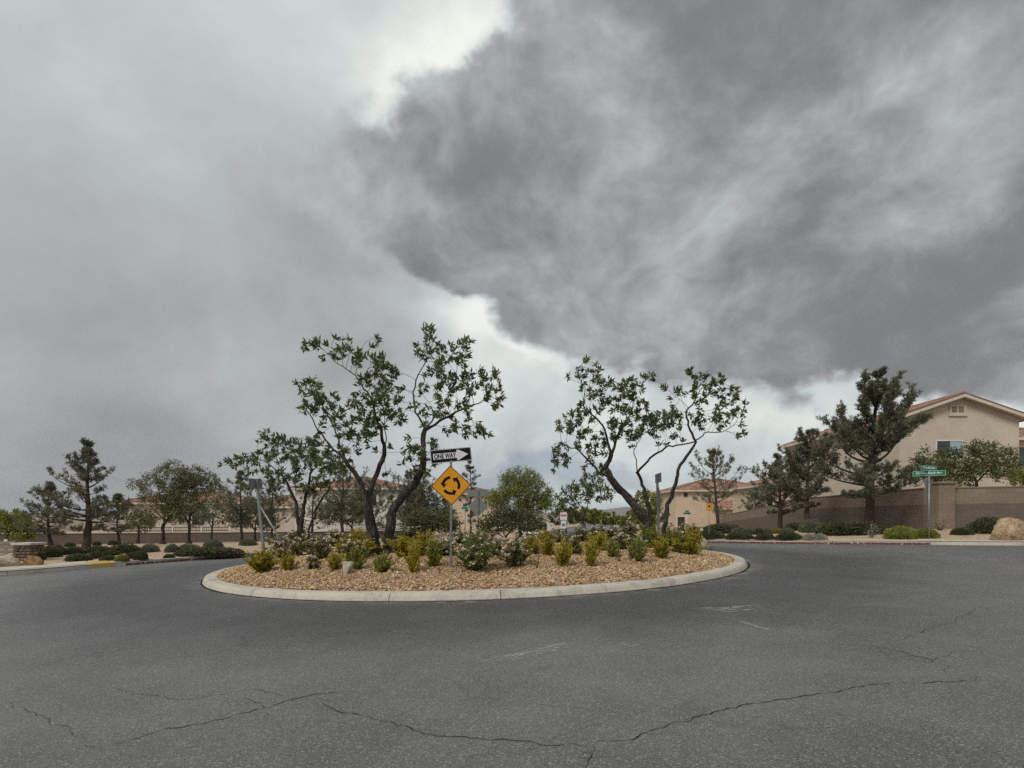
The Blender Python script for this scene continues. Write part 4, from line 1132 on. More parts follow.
west = [(38, 561, 13, 8, 'dark', 'low dark clipped shrub at the foot of the stone pillar'), (49, 558, 22, 12, 'dark', 'square dark clipped shrub east of the stone pillar'), (58, 556, 14, 12, 'dark', 'dark shrub half hidden behind the square clipped shrub'),
 (74, 555, 19, 9, 'dark', 'dark clipped shrub touching the tall pine\'s trunk'), (98, 554, 26, 8, 'dark', 'wide flat clipped shrub just east of the tall pine'), (79, 562, 24, 8, 'dark', 'dark front-row shrub below the tall pine'),
 (96, 559, 14, 8, 'dark', 'small dark shrub between the front row and the tall pine\'s flat shrub'), (108, 562, 16, 7, 'dark', 'small dark front-row shrub next to the yellow ramp pad'), (110, 556, 18, 6, 'dark', 'low dark shrub behind the yellow ramp pad'),
 (125, 554, 34, 11, 'dark', 'widest dark clipped shrub in front of the small pine'), (122, 563, 14, 8, 'lime', 'lighter green shrub at the front near the yellow ramp pad'), (131, 560, 12, 8, 'dark', 'dark shrub beside the lighter green front shrub'), (141, 562, 14, 11, 'dark', 'upright dark shrub at the edge of open gravel west of the hedge'),
 (150, 553, 18, 9, 'greymound', 'grey-green rounded shrub below the feathery olive tree'), (172, 553, 14, 9, 'greymound', 'grey-green shrub at the trunk of the feathery olive tree'), (189, 552, 24, 8, 'greymound', 'wide grey-green flowering shrub under the olive-brown tree'),
 (213, 548, 20, 8, 'greymound', 'grey-green shrub under the blossoming tree'), (248, 546, 18, 7, 'greymound', 'grey-green shrub behind the leaning signpost'), (169, 561, 11, 5, 'dark', 'small dark shrub at the west end of the long hedge'), (113, 545, 9, 5, 'dark', 'tiny dark shrub against the low wall behind the small pine'), (97, 546, 8, 5, 'dark', 'tiny dark shrub against the low wall right of the tall pine'), (70, 547, 10, 5, 'dark', 'tiny dark shrub against the low wall left of the tall pine')]
for (px, py, w, h, k, lab) in west: shrub(k, px, py, w, h, lab, 'shrub', 'clipped shrubs on the west verge')
hd = shrub('dark', 209, 560, 76, 9, 'long low dark hedge along the red kerb west of the island', 'hedge')
hd.name = 'low_hedge'
east = [(722, 534, 46, 11, 'dark', 'wide dark mound shrub around the slender pine\'s foot'), (712, 541, 30, 10, 'dark', 'dark mound shrub behind the small yellow sign post'), (734, 541, 17, 8, 'dark', 'dark mound shrub just east of the yellow sign post'),
 (737, 535, 13, 7, 'greymound', 'grey mound shrub first in the small row by the wall end'), (748, 535, 13, 7, 'greymound', 'grey mound shrub second in the small row by the wall end'), (759, 535, 12, 7, 'dark', 'dark mound shrub third in the small row by the wall end'), (767, 535, 12, 7, 'greymound', 'grey mound shrub fourth in the small row by the wall end'),
 (776, 534, 12, 7, 'lime', 'light green mound shrub in the small row below the low-crowned pine'), (787, 535, 15, 8, 'greymound', 'grey mound shrub last in the small row, below the dark wide pine'), (745, 542, 20, 7, 'dark', 'dark mound shrub in the kerb-side row, nearest the yellow sign'), (765, 542, 22, 7, 'dark', 'dark mound shrub in the middle of the kerb-side row'),
 (789, 542, 28, 9, 'dark', 'dark wide mound shrub ending the kerb-side row'), (809, 541, 13, 8, 'brown', 'brownish mound shrub left of its twin by the kerb'), (820, 541, 15, 8, 'brown', 'brownish mound shrub right of its twin by the kerb'),
 (812, 533, 26, 14, 'greymound', 'loose grey-green shrub below the dark wide pine'), (850, 536, 74, 15, 'dark', 'long dark spreading mound shrub in front of the tallest pine'), (871, 538, 15, 15, 'silver', 'bare silvery shrub in front of the tallest pine\'s trunk'),
 (901, 540, 34, 14, 'lime', 'light green low spreading shrub beside the green street-name sign'), (925, 539, 26, 11, 'lime', 'dark-based green shrub at the foot of the green street-name sign'), (962, 536, 20, 8, 'dark', 'small low shrub between street-name sign and dark round shrub'),
 (989, 535, 36, 18, 'dark', 'dark round clipped shrub beside the tan boulder'), (1008, 533, 24, 15, 'dark', 'dark shrub behind the tan boulder'), (795, 531, 22, 9, 'dark', 'dark shrub at the foot of the block wall between pines'), (940, 530, 26, 12, 'silver', 'thin dry shrub against the block wall pilaster'), (700, 537, 22, 10, 'dark', 'dark mound shrub left of the small yellow sign'), (752, 530, 28, 9, 'lime', 'pale green shrub patch at the wall behind the small row')]
for (px, py, w, h, k, lab) in east: shrub(k, px, py, w, h, lab, 'shrub', 'clipped shrubs on the east verge')

# ================================================================== rocks
def boulder(label, px, py, w, h, m, seed, d=None, flat=1.0, name='boulder'):
    import bmesh
    g = hit(px, py) if d is None else at(px, d); d = g.y
    bm = bmesh.new(); bmesh.ops.create_icosphere(bm, subdivisions=4, radius=1.0)
    rng = random.Random(seed); planes = []
    for _ in range(14):
        v = Vector((rng.gauss(0, 1), rng.gauss(0, 1), rng.gauss(.3, 1))).normalized(); planes.append((v, rng.uniform(.45, .8)))
    for v in bm.verts:
        p = v.co.copy()
        for n, c in planes:
            k = p.dot(n) - c
            if k > 0: p -= n * k * .98
        p += p.normalized() * (.06 * mnoise.noise(p * 2.2 + Vector((seed, 0, 0))) + .055 * mnoise.noise(p * 5 + Vector((0, seed, 0))) + .03 * mnoise.noise(p * 13))
        v.co = p
    me = bpy.data.meshes.new(name); bm.to_mesh(me); bm.free()
    for p in me.polygons: p.use_smooth = True
    me.materials.append(MATS[m]); me.update()
    W, Hh = w / F * d, h / F * d
    o = link(name, me, None, g + Vector((0, 0, Hh * .36)), rng.uniform(0, 6), (W / 1.45, W / 1.6 * flat, Hh / 1.15))
    return tag(o, label, 'rock')
boulder('large tan and rust boulder beside the dark round shrub', 1013, 540, 33, 20, 'rock_tan', 1)
boulder('pale grey boulder near the west kerb beside a rusty one', 9, 567, 24, 10, 'rock_pale', 2)
boulder('rusty orange boulder touching the pale boulder by the west kerb', 33, 566, 19, 10, 'rock_rust', 3)
boulder('small pale boulder at the photo\'s west edge behind two larger ones', -2, 562, 14, 8, 'rock_pale', 4)
boulder('pale upright rock in front of shrubs on the island', 347, 574, 12, 14, 'rock_pale', 5, name='rock')
boulder('white pointed rock at the island\'s east end', 703, 547, 8, 11, 'rock_pale', 6, name='rock')
boulder('small pale stone in the shrubs below the widest clipped shrub', 140, 560, 6, 8, 'rock_pale', 7, name='rock')

# ================================================================== houses
def tile_slope(mb, A, B, C, D, tw=.30, tl=.38):
    """barrel tiles over a slope: A, B the eave from left to right, C above B, D above A"""
    A, B, C, D = (Vector(p) for p in (A, B, C, D))
    up = ((C + D) / 2 - (A + B) / 2); n = max(1, int(up.length / tl)); nrm = (B - A).cross(up).normalized()
    if nrm.z < 0: nrm = -nrm
    ax = (B - A).normalized()
    for r in range(n):
        v0, v1 = r / n, (r + 1) / n + .12 / n
        L0, R0, L1, R1 = A.lerp(D, v0), B.lerp(C, v0), A.lerp(D, min(v1, 1)), B.lerp(C, min(v1, 1))
        x0 = (A - A).dot(ax); lo = max((L0 - A).dot(ax), (L1 - A).dot(ax)); hi = min((R0 - A).dot(ax), (R1 - A).dot(ax))
        k0, k1 = int(math.ceil(lo / tw - .5)), int(math.floor(hi / tw + .5))
        base0 = A + up * v0; base1 = A + up * min(v1, 1)
        base0 -= ax * (base0 - A).dot(ax); base1 -= ax * (base1 - A).dot(ax)
        for k in range(k0, k1):
            a, b = max(k * tw, lo), min((k + 1) * tw, hi)
            if b - a < .05: continue
            c = (a + b) / 2; h0 = .075 + random.uniform(-.008, .008); h1 = .045
            V = []
            for base, h in ((base0, h0), (base1, h1)):
                V += [base + ax * a + nrm * (h - .07), base + ax * (a * .72 + c * .28) + nrm * (h - .01), base + ax * c + nrm * (h + .02), base + ax * (b * .72 + c * .28) + nrm * (h - .01), base + ax * b + nrm * (h - .07)]
            mb.add(V, [(i, i + 1, i + 6, i + 5) for i in range(4)] + [(4, 3, 2, 1, 0)], 'roof_tile', random.betavariate(2, 2))
def window(house, face, u, z, w, h, box, glass='glass_dark', panes=1, frame='trim_white'):
    """window on the south ('S') or west ('W') face; u along the face, z the sill"""
    x0, x1, y0, y1 = box
    M = Matrix.Translation((u, y0, z)) if face == 'S' else Matrix.Translation((x0, u, z)) @ Matrix.Rotation(R(-90), 4, 'Z')
    mb = MB(); t = .05
    for a, b in (((-t, -.045, -t), (w + t, .02, 0)), ((-t, -.045, h), (w + t, .02, h + t)), ((-t, -.042, 0), (0, .02, h)), ((w, -.042, 0), (w + t, .02, h))): mb.box(a, b, frame, M)
    wn = mb.build('window', house)
    for k in range(panes):
        gl = glass if isinstance(glass, str) else glass[k]
        pm = MB(); pm.box((w * k / panes + .012, -.022, .01), (w * (k + 1) / panes - .012, -.008, h - .01), gl, M); pm.build('pane', wn)
    return wn
def house(label, x0, x1, y0, y1, zb, ze, rise, kind, wallm, origin=None, over=.45, name='house'):
    o = empty(name, ((x0 + x1) / 2, (y0 + y1) / 2, zb)); tag(o, label, 'house')
    inv = -Vector(o.location)
    def put(mb, nm, parent):
        ob = mb.build(nm, parent)
        if parent is o: ob.location = inv
        return ob
    box = (x0, x1, y0, y1); xm, ym = (x0 + x1) / 2, (y0 + y1) / 2
    mb = MB()
    if kind == 'gy': mb.prism([(x0, zb - .6), (x1, zb - .6), (x1, ze), (xm, ze + rise), (x0, ze)], y0, y1, wallm)
    elif kind == 'gx':
        mb.prism([(y0, zb - .6), (y1, zb - .6), (y1, ze), (ym, ze + rise), (y0, ze)], -x1, -x0, wallm, Matrix.Rotation(R(90), 4, 'Z'))
    else: mb.box((x0, y0, zb - .6), (x1, y1, ze), wallm)
    put(mb, 'wall', o)
    sl = rise / ((x1 - x0) / 2) if kind == 'gy' else rise / ((y1 - y0) / 2)
    X0, X1, Y0, Y1 = x0 - over, x1 + over, y0 - over, y1 + over; zl = ze - sl * over + .09; zr = ze + rise + .09
    rb = MB(); tm = MB()
    if kind == 'gy':
        quads = [((X0, Y1, zl), (X0, Y0, zl), (xm, Y0, zr), (xm, Y1, zr)), ((X1, Y0, zl), (X1, Y1, zl), (xm, Y1, zr), (xm, Y0, zr))]
    elif kind == 'gx':
        quads = [((X0, Y0, zl), (X1, Y0, zl), (X1, ym, zr), (X0, ym, zr)), ((X1, Y1, zl), (X0, Y1, zl), (X0, ym, zr), (X1, ym, zr))]
    else:
        hw = min((x1 - x0), (y1 - y0)) / 2 + over
        if x1 - x0 > y1 - y0: P, Q = (X0 + hw, ym, zr), (X1 - hw, ym, zr)
        else: P, Q = (xm, Y0 + hw, zr), (xm, Y1 - hw, zr)
        if x1 - x0 > y1 - y0:
            quads = [((X0, Y0, zl), (X1, Y0, zl), Q, P), ((X1, Y1, zl), (X0, Y1, zl), P, Q), ((X0, Y1, zl), (X0, Y0, zl), P, P), ((X1, Y0, zl), (X1, Y1, zl), Q, Q)]
        else:
            quads = [((X0, Y0, zl), (X1, Y0, zl), P, P), ((X1, Y1, zl), (X0, Y1, zl), Q, Q), ((X0, Y1, zl), (X0, Y0, zl), P, Q), ((X1, Y0, zl), (X1, Y1, zl), Q, P)]
    for q in quads:
        V = [Vector(p) for p in q]; V2 = [p - Vector((0, 0, .12)) for p in V]
        if (V[2] - V[3]).length < 1e-6:
            rb.add(V[:3] + V2[:3], [(0, 1, 2), (5, 4, 3), (0, 3, 4, 1), (1, 4, 5, 2), (2, 5, 3, 0)], 'trim')
        else:
            rb.add(V + V2, [(0, 1, 2, 3), (7, 6, 5, 4), (0, 4, 5, 1), (1, 5, 6, 2), (3, 7, 4, 0)], 'trim')
        tile_slope(tm, *q)
    rf = put(rb, 'roof', o); t = tm.build('roof_tiles', rf); t['kind'] = 'stuff'
    rd = MB()                                           # ridge caps
    if kind in ('gy', 'gx'):
        a, b = ((xm, Y0, zr), (xm, Y1, zr)) if kind == 'gy' else ((X0, ym, zr), (X1, ym, zr))
        if kind == 'gy':                                # tiles turned over the rakes
            for e in (X0, X1): rd.tube([tuple(Vector((e, Y0 + .05, zl + .04)).lerp(Vector((xm, Y0 + .05, zr + .04)), k / 8)) for k in range(9)], .085, 'roof_tile', 6, True, 0.0)
        rd.tube([tuple(Vector(a).lerp(Vector(b), k / 8) + Vector((0, 0, .05))) for k in range(9)], .11, 'roof_tile', 6, True, .3)
    else:
        for a, b in ((quads[0][0], quads[0][3]), (quads[0][1], quads[0][2]), (P, Q), (quads[1][0], quads[1][3]), (quads[1][1], quads[1][2])):
            rd.tube([tuple(Vector(a).lerp(Vector(b), k / 6) + Vector((0, 0, .06))) for k in range(7)], .11, 'roof_tile', 6, True, .4)
    rd.build('ridge_cap', rf)
    fb = MB()                                           # fascia boards
    if kind == 'gy':
        for sx in (-1, 1):
            e = X0 if sx < 0 else X1
            d0 = Vector((e, Y0 - .02, zl - .2)); d1 = Vector((xm, Y0 - .02, zr - .2))
            fb.add([d0, d1, d1 + Vector((0, 0, .2)), d0 + Vector((0, 0, .2)), d0 + Vector((0, .05, 0)), d1 + Vector((0, .05, 0)), d1 + Vector((0, .05, .2)), d0 + Vector((0, .05, .2))],
                   [(0, 1, 2, 3), (7, 6, 5, 4), (0, 4, 5, 1), (3, 2, 6, 7), (0, 3, 7, 4), (1, 5, 6, 2)], 'trim')
        fb.box((X0 - .03, Y0, zl - .2), (X0 + .02, Y1, zl + .0), 'trim'); fb.box((X1 - .02, Y0, zl - .2), (X1 + .03, Y1, zl), 'trim')
    else:
        fb.box((X0, Y0 - .03, zl - .2), (X1, Y0 + .02, zl + .01), 'trim'); fb.box((X0 - .03, Y0 + .021, zl - .2), (X0 + .02, Y1, zl + .008), 'trim')
        fb.box((X1 - .02, Y0 + .021, zl - .2), (X1 + .03, Y1, zl + .008), 'trim')
    fb.build('fascia', rf)
    def win(face, u, z, w, h, **k):
        wn = window(o, face, u, z, w, h, box, **k); wn.location = inv; return wn
    return o, win, inv
zb = 1.3
hr, win, inv = house('two-storey tan stucco house with gable vent and blue window behind the wall', 24.9, 32.6, 36, 51, zb, 7.85, 1.32, 'gy', 'stucco_tan')
win('S', 27.3, 5.28, 1.7, 1.02, glass=('glass_dark', 'glass_blue'), panes=2)
def gable_vent():
    mb = MB(); x0, x1, z0, z1, y = 28.1, 29.15, 8.02, 8.62, 36
    for a, b in (((x0, y - .06, z0), (x0 + .13, y + .02, z1)), ((x1 - .13, y - .06, z0), (x1, y + .02, z1)), ((x0 + .131, y - .055, z1 - .1), (x1 - .131, y + .02, z1)), ((28.58, y - .05, z0 + .1), (28.67, y + .02, z1 - .1)), ((x0 - .06, y - .09, z0 - .12), (x1 + .06, y + .02, z0 - .001)), ((x0 + .131, y - .055, z0), (x1 - .131, y + .02, z0 + .1))):
        mb.box(a, b, 'stucco_tan')
    v = mb.build('gable_vent', hr); v.location = inv
    for side in (0, 1):
        for k in range(5):
            lm = MB(); xa = x0 + .14 if side == 0 else 28.68; xb = 28.57 if side == 0 else x1 - .14
            lm.box((xa, y - .04, z0 + .11 + k * .078), (xb, y - .005, z0 + .16 + k * .078), 'wood'); lm.build('louver', v)
gable_vent()
h2, win2, _ = house('tan house with dark window at the photo\'s east edge, beyond the gabled house', 40.2, 52, 45, 57, 1.2, 7.75, 1.5, 'hip', 'stucco_peach', over=.5)
win2('S', 40.6, 5.5, .9, 1.5); win2('S', 44, 5.5, 1.2, 1.5)
hs, wins, _ = house('peach stucco house behind the pines along the block wall', 26.0, 38, 54, 66, .4, 4.7, 1.7, 'hip', 'stucco_peach')
wins('S', 27.5, 2.2, 1.4, 1.1); wins('W', 57, 2.2, 1.2, 1.1)
hm, winm, invm = house('two-storey peach house with red tile roof behind the small yellow sign', 22.2, 36.5, 76, 88, -1.15, 4.95, 1.65, 'hip', 'stucco_peach')
winm('S', 23.3, 4.0, .55, .6, frame='trim'); winm('S', 21.95 + .5, -.9, 1.0, 2.2); winm('W', 80, 2.5, 1.2, 1.2)
def annex():
    mb = MB(); mb.box((27.4, 73.2, -1.5), (31.6, 75.99, 2.45), 'stucco_peach'); w = mb.build('garage', hm); w.location = invm
    tm = MB(); tile_slope(tm, (27.1, 72.7, 2.45), (31.9, 72.7, 2.45), (31.9, 75.9, 3.5), (27.1, 75.9, 3.5)); tm.box((27.1, 72.7, 2.28), (31.9, 75.9, 2.44), 'trim'); t = tm.build('garage_roof_tiles', w); t['kind'] = 'stuff'
    dm = MB(); dm.box((28.6, 73.14, -1.3), (31.0, 73.19, 1.0), 'wood'); dm.build('garage_door', w)
annex()
hl, winl, _ = house('pale house with orange tile roof behind the feathery olive tree', -49.6, -34, 70, 81, -1.4, 3.1, 1.35, 'hip', 'stucco_pale')
winl('S', -46.5, .3, 1.6, 1.3); winl('S', -40, .3, 1.6, 1.3)
hc, winc, _ = house('pale pinkish two-storey house behind the sparse island trees', -24.0, -11.5, 62, 74, -1.3, 4.55, 1.4, 'hip', 'stucco_white')
winc('S', -16.2, 2.6, 1.2, 1.2)
hn, winn, _ = house('pale house with tile roof behind the back of the island signs', -9.2, -2.4, 86, 97, -1.3, 4.8, 1.0, 'hip', 'stucco_peach')
winn('S', -5, 2.4, 1.2, 1.2)
hg, wing, invg = house('small white gabled building with dark opening beside the parked white car', 2.9, 6.7, 95, 103, -1.3, .45, .95, 'gy', 'stucco_white', over=.25)
def opening():
    mb = MB(); mb.box((4.4, 94.93, -1.4), (5.9, 94.99, .1), 'dark_void'); o = mb.build('doorway', hg); o.location = invg
opening()
hy, winy, _ = house('pale low house behind the thin pine west of the island', -33, -25.5, 68, 78, -1.4, 2.6, 1.3, 'hip', 'stucco_pale')
winy('S', -30, .2, 1.4, 1.2)

# ================================================================== walls
def block_wall(label, pts, h0, h1, mats, split, thick=.2, panel=3.2, drop=.5, cap='block_upper', pil=True, name='block_wall', col=True):
    """pts: (x, y, ztop) corners; split: height under the top where the lower colour starts"""
    o = empty(name, (pts[0][0], pts[0][1], H(pts[0][0], pts[0][1]))); tag(o, label, 'wall'); inv = -Vector(o.location)
    for (a, b) in zip(pts[:-1], pts[1:]):
        A, B = Vector(a), Vector(b); L = (B - A).xy.length; n = max(1, int(round(L / panel))); t = (B - A).xy.normalized(); ang = math.atan2(t.y, t.x)
        for k in range(n):
            p, q = A.lerp(B, k / n), A.lerp(B, (k + 1) / n); ln = (q - p).xy.length
            zg = min(H(p.x, p.y), H(q.x, q.y)) - drop
            M = Matrix.Translation((p.x, p.y, 0)) @ Matrix.Rotation(ang, 4, 'Z')
            def panel_mesh(za0, za1, zb0, zb1, m, y0, y1, e=.004):
                mb = MB(); V = [(e, y0, za0), (ln - e, y0, zb0), (ln - e, y1, zb0), (e, y1, za0), (e, y0, za1), (ln - e, y0, zb1), (ln - e, y1, zb1), (e, y1, za1)]
                mb.add([M @ Vector(v) for v in V], [(0, 3, 2, 1), (4, 5, 6, 7), (0, 1, 5, 4), (1, 2, 6, 5), (2, 3, 7, 6), (3, 0, 4, 7)], m); return mb
            s0, s1 = (p.z - split, q.z - split)
            ob = panel_mesh(s0, p.z, s1, q.z, mats[0], 0, thick).build('wall_panel', o); ob.location = inv
            if min(s0, s1) > zg + .05:
                ob = panel_mesh(zg, s0, zg, s1, mats[1], -.025, thick + .01).build('wall_base', o); ob.location = inv
            ob = panel_mesh(p.z + .001, p.z + .06, q.z + .001, q.z + .06, cap, -.03, thick + .03).build('wall_cap', o); ob.location = inv
    return o, inv
Z1 = zat(488.0, 28.2)
rw, rinv = block_wall('long two-tone brown block wall running behind the tallest pine', [(21.25, 28.6, Z1 - .02), (22.6, 42, zat(498.5, 42) + .02), (24.4, 64, zat(515.5, 64))], 0, 0, ('block_upper', 'block_lower'), .80)
re_, einv = block_wall('two-tone brown block wall beside the tan boulder', [(22.0, 28.1, Z1 - .02), (25.2, 27.2, Z1), (45, 24.5, Z1 + .1)], 0, 0, ('block_upper', 'block_lower'), .78)
def pilaster(label, x, y, zt, w, m='block_upper'):
    o = empty('pilaster', (x, y, H(x, y))); tag(o, label, 'pillar'); zt -= o.location.z
    mb = MB(); mb.bbox((-w / 2, -w / 2, -.4), (w / 2, w / 2, zt), m, .02); mb.build('shaft', o)
    mb = MB(); mb.bbox((-w / 2 - .07, -w / 2 - .07, zt + .001), (w / 2 + .07, w / 2 + .07, zt + .11), m, .02); mb.build('cap', o); return o
pilaster('brown block pilaster with cap where the two block walls meet', 21.6, 28.2, zat(484.0, 27.9), .82)
pilaster('block pillar at the far end of the long brown wall', 24.3, 64.6, zat(513, 64), .7)
lw, linv = block_wall('long low brown block wall beyond the west verge', [(-70, 38, .0), (-46, 43, -.02), (-20, 51, -.05), (-9, 58, -.10)], 0, 0, ('block_lower', 'block_lower'), .70, panel=4, cap='block_lower')
def railing(label, a, b, z, h, n):
    A, B = Vector((*a, z)), Vector((*b, z)); o = empty('railing', A); tag(o, label, 'railing')
    for k in range(n + 1):
        p = A.lerp(B, k / n) - A; mb = MB(); mb.bbox((p.x - .05, p.y - .05, 0), (p.x + .05, p.y + .05, h + .06), 'trim_white', .01); mb.build('post', o)
    d = (B - A).normalized()
    for zz in (.12, h):
        mb = MB(); mb.tube([(0, 0, zz), tuple(B - A + Vector((0, 0, zz)))], .03, 'iron', 4); mb.build('rail', o)
    m = int((B - A).length / .14)
    for k in range(1, m):
        p = A.lerp(B, k / m) - A; mb = MB(); mb.tube([tuple(p + Vector((0, 0, .05))), tuple(p + Vector((0, 0, h)))], .014, 'iron', 4); mb.build('picket', o)
railing('dark iron railing on the low wall behind the feathery olive tree', (-33.5, 47.0), (-25, 49.6), .07, .40, 4)
railing('dark iron railing on the low wall behind the tall sparse tree', (-16, 53.7), (-11, 56.8), .0, .6, 3)

# stone pillar and low fence at the west edge
def stone_pillar():
    g = hit(29, 560); d = g.y; w = 17 / F * d; o = empty('stone_pillar', g); tag(o, 'short stacked-stone pillar with flat cap beside the west verge boulders', 'pillar')
    rng = random.Random(5); hh = 15 / F * d; rows = 5
    mb = MB(); mb.box((-w / 2 + .05, -w / 2 + .05, -.2), (w / 2 - .05, w / 2 - .05, hh), 'rock_stack'); mb.build('core', o)
    for r in range(rows):
        z0, z1 = hh * r / rows, hh * (r + 1) / rows - .012
        for side in range(4):
            M = Matrix.Rotation(R(90) * side, 4, 'Z'); c = -w / 2
            while c < w / 2 - .06:
                l = min(rng.uniform(.16, .34), w / 2 - c); e = rng.uniform(0, .03)
                mb = MB(); mb.bbox((c + .006, -w / 2 - e, z0), (c + l - .006, -w / 2 + .06, z1), ['rock_stack', 'rock_stack', 'rock_rust', 'rock_pale'][rng.choice([0, 0, 0, 0, 0, 0, 2])], .02, M); mb.build('stone', o); c += l
    mb = MB(); mb.bbox((-w / 2 - .06, -w / 2 - .06, hh + .001), (w / 2 + .06, w / 2 + .06, hh + .09), 'walk_concrete', .015); mb.build('cap', o)
stone_pillar()
def low_fence():
    a = hit(16, 559); b = hit(-40, 561); o = empty('low_fence', a); tag(o, 'low tan slatted fence with pale posts beside the stone pillar', 'fence')
    L = (b - a).xy.length; ang = math.atan2(b.y - a.y, b.x - a.x); M = Matrix.Rotation(ang, 4, 'Z')
    for k in range(4):
        mb = MB(); mb.bbox((.3 + k * 1.1 - .05, -.05, -.3), (.3 + k * 1.1 + .05, .05, .74), 'trim_white', .012, M); mb.build('post', o)
    for r in range(4):
        mb = MB(); mb.bbox((0, .051, .06 + r * .16), (L, .08, .19 + r * .16), 'wood', .008, M); mb.build('slat', o)
low_fence()

# yellow ramp pad
def ramp_pad():
    best = min(range(len(KNW)), key=lambda i: abs(512 + F * KNW[i][0] / max(KNW[i][1], .1) - 108) + (0 if KNW[i][1] < 30 else 1e6))
    (x, y), (x2, y2) = KNW[best], KNW[best + 1]; t = Vector((x2 - x, y2 - y)).normalized(); n = Vector((-t.y, t.x)); o = empty('ramp_pad', (x, y, G(x, y))); tag(o, 'yellow tactile pad on the kerb ramp at the west verge', 'ramp pad')
    M = Matrix(((t.x, n.x, 0, 0), (t.y, n.y, 0, 0), (0, 0, 1, 0), (0, 0, 0, 1)))
    mb = MB(); V = [(-.5, -.02, .012), (.5, -.02, .012), (.5, .75, .215), (-.5, .75, .215), (-.5, -.02, -.05), (.5, -.02, -.05), (.5, .75, .10), (-.5, .75, .10)]
    V = [(-.36, -.03, .158), (.36, -.03, .158), (.36, .62, .20), (-.36, .62, .20), (-.36, -.03, -.02), (.36, -.03, -.02), (.36, .62, .05), (-.36, .62, .05)]
    mb.add([M @ Vector(v) for v in V], [(0, 1, 2, 3), (7, 6, 5, 4), (0, 4, 5, 1), (1, 5, 6, 2), (2, 6, 7, 3), (3, 7, 4, 0)], 'yellow_paint'); mb.build('pad', o)
    dm = MB()
    for i in range(8):
        for j in range(5):
            x, yy = -.31 + i * .088, .05 + j * .125; z = .16 + .042 * (yy + .03) / .65
            dm.add([M @ Vector(v) for v in ((x - .02, yy - .02, z), (x + .02, yy - .02, z), (x + .02, yy + .02, z), (x - .02, yy + .02, z), (x, yy, z + .012))], [(0, 1, 4), (1, 2, 4), (2, 3, 4), (3, 0, 4)], 'yellow_paint')
    d = dm.build('studs', o); d['kind'] = 'stuff'
ramp_pad()

# ================================================================== signs
def text_mesh(txt, size, m, width=None, name='lettering'):
    cu = bpy.data.curves.new(name, 'FONT'); cu.body = txt; cu.size = size; cu.align_x = 'CENTER'; cu.align_y = 'CENTER'; cu.extrude = .0012; cu.offset = size * .03
    ob = bpy.data.objects.new('t', cu); COL.objects.link(ob); bpy.context.view_layer.update()
    me = bpy.data.meshes.new_from_object(ob.evaluated_get(bpy.context.evaluated_depsgraph_get())); bpy.data.objects.remove(ob)
    xs = [v.co.x for v in me.vertices]; sx = width / (max(xs) - min(xs)) if width else 1.0
    cx = (max(xs) + min(xs)) / 2; ys = [v.co.y for v in me.vertices]; cy = (max(ys) + min(ys)) / 2
    for v in me.vertices: v.co = Vector(((v.co.x - cx) * sx, -v.co.z, v.co.y - cy))
    me.materials.clear(); me.materials.append(MATS[m]); me.update(); return me
def rrect(w, h, r, n=5, k=4):
    out = []
    for cx, cz, a0 in ((w / 2 - r, -h / 2 + r, -90), (w / 2 - r, h / 2 - r, 0), (-w / 2 + r, h / 2 - r, 90), (-w / 2 + r, -h / 2 + r, 180)):
        for i in range(n + 1):
            a = R(a0 + 90 * i / n); out.append((cx + r * math.cos(a), cz + r * math.sin(a)))
    return out
def rot2(P, a): c, s = math.cos(a), math.sin(a); return [(x * c - z * s, x * s + z * c) for x, z in P]
def ring(outer, inner, y0, y1, m, mb):
    n = len(outer); V = [(p[0], y0, p[1]) for p in outer] + [(p[0], y0, p[1]) for p in inner] + [(p[0], y1, p[1]) for p in outer] + [(p[0], y1, p[1]) for p in inner]
    f = []
    for i in range(n):
        j = (i + 1) % n
        f += [(i, j, n + j, n + i), (2 * n + i, i, j, 2 * n + j)[::-1], (n + i, n + j, 3 * n + j, 3 * n + i)]
    mb.add(V, f, m)
def one_way(parent, z, roll, y=-.032):
    M = Matrix.Translation((0, y, z)) @ Matrix.Rotation(roll, 4, 'Y')
    def fin(mb, nm, par): ob = mb.build(nm, par); ob.matrix_local = M if par is parent else Matrix(); return ob
    mb = MB(); mb.prism(rrect(.914, .305, .03), -.001, .001, 'sign_black'); mb.prism(rrect(.91, .30, .03), .0011, .0018, 'steel_back'); pl = fin(mb, 'one_way_plate', parent)
    mb = MB(); ring(rrect(.905, .296, .028), rrect(.885, .276, .02), -.0022, -.0011, 'sign_white', mb); mb.build('border', pl)
    mb = MB(); mb.prism([(-.395, -.065), (.13, -.065), (.13, -.115), (.17, -.115), (.385, 0.0), (.17, .115), (.13, .115), (.13, .065), (-.395, .065)], -.0024, -.0012, 'sign_white'); mb.build('arrow', pl)
    t = link('lettering', text_mesh('ONE WAY', .15, 'sign_black', .49), pl); t.location = (-.13, -.0042, 0)
    for zz in (.115, -.115):
        mb = MB(); mb.tube([(0, -.001, zz), (0, -.008, zz)], .012, 'steel', 8); mb.build('bolt', pl)
    return pl
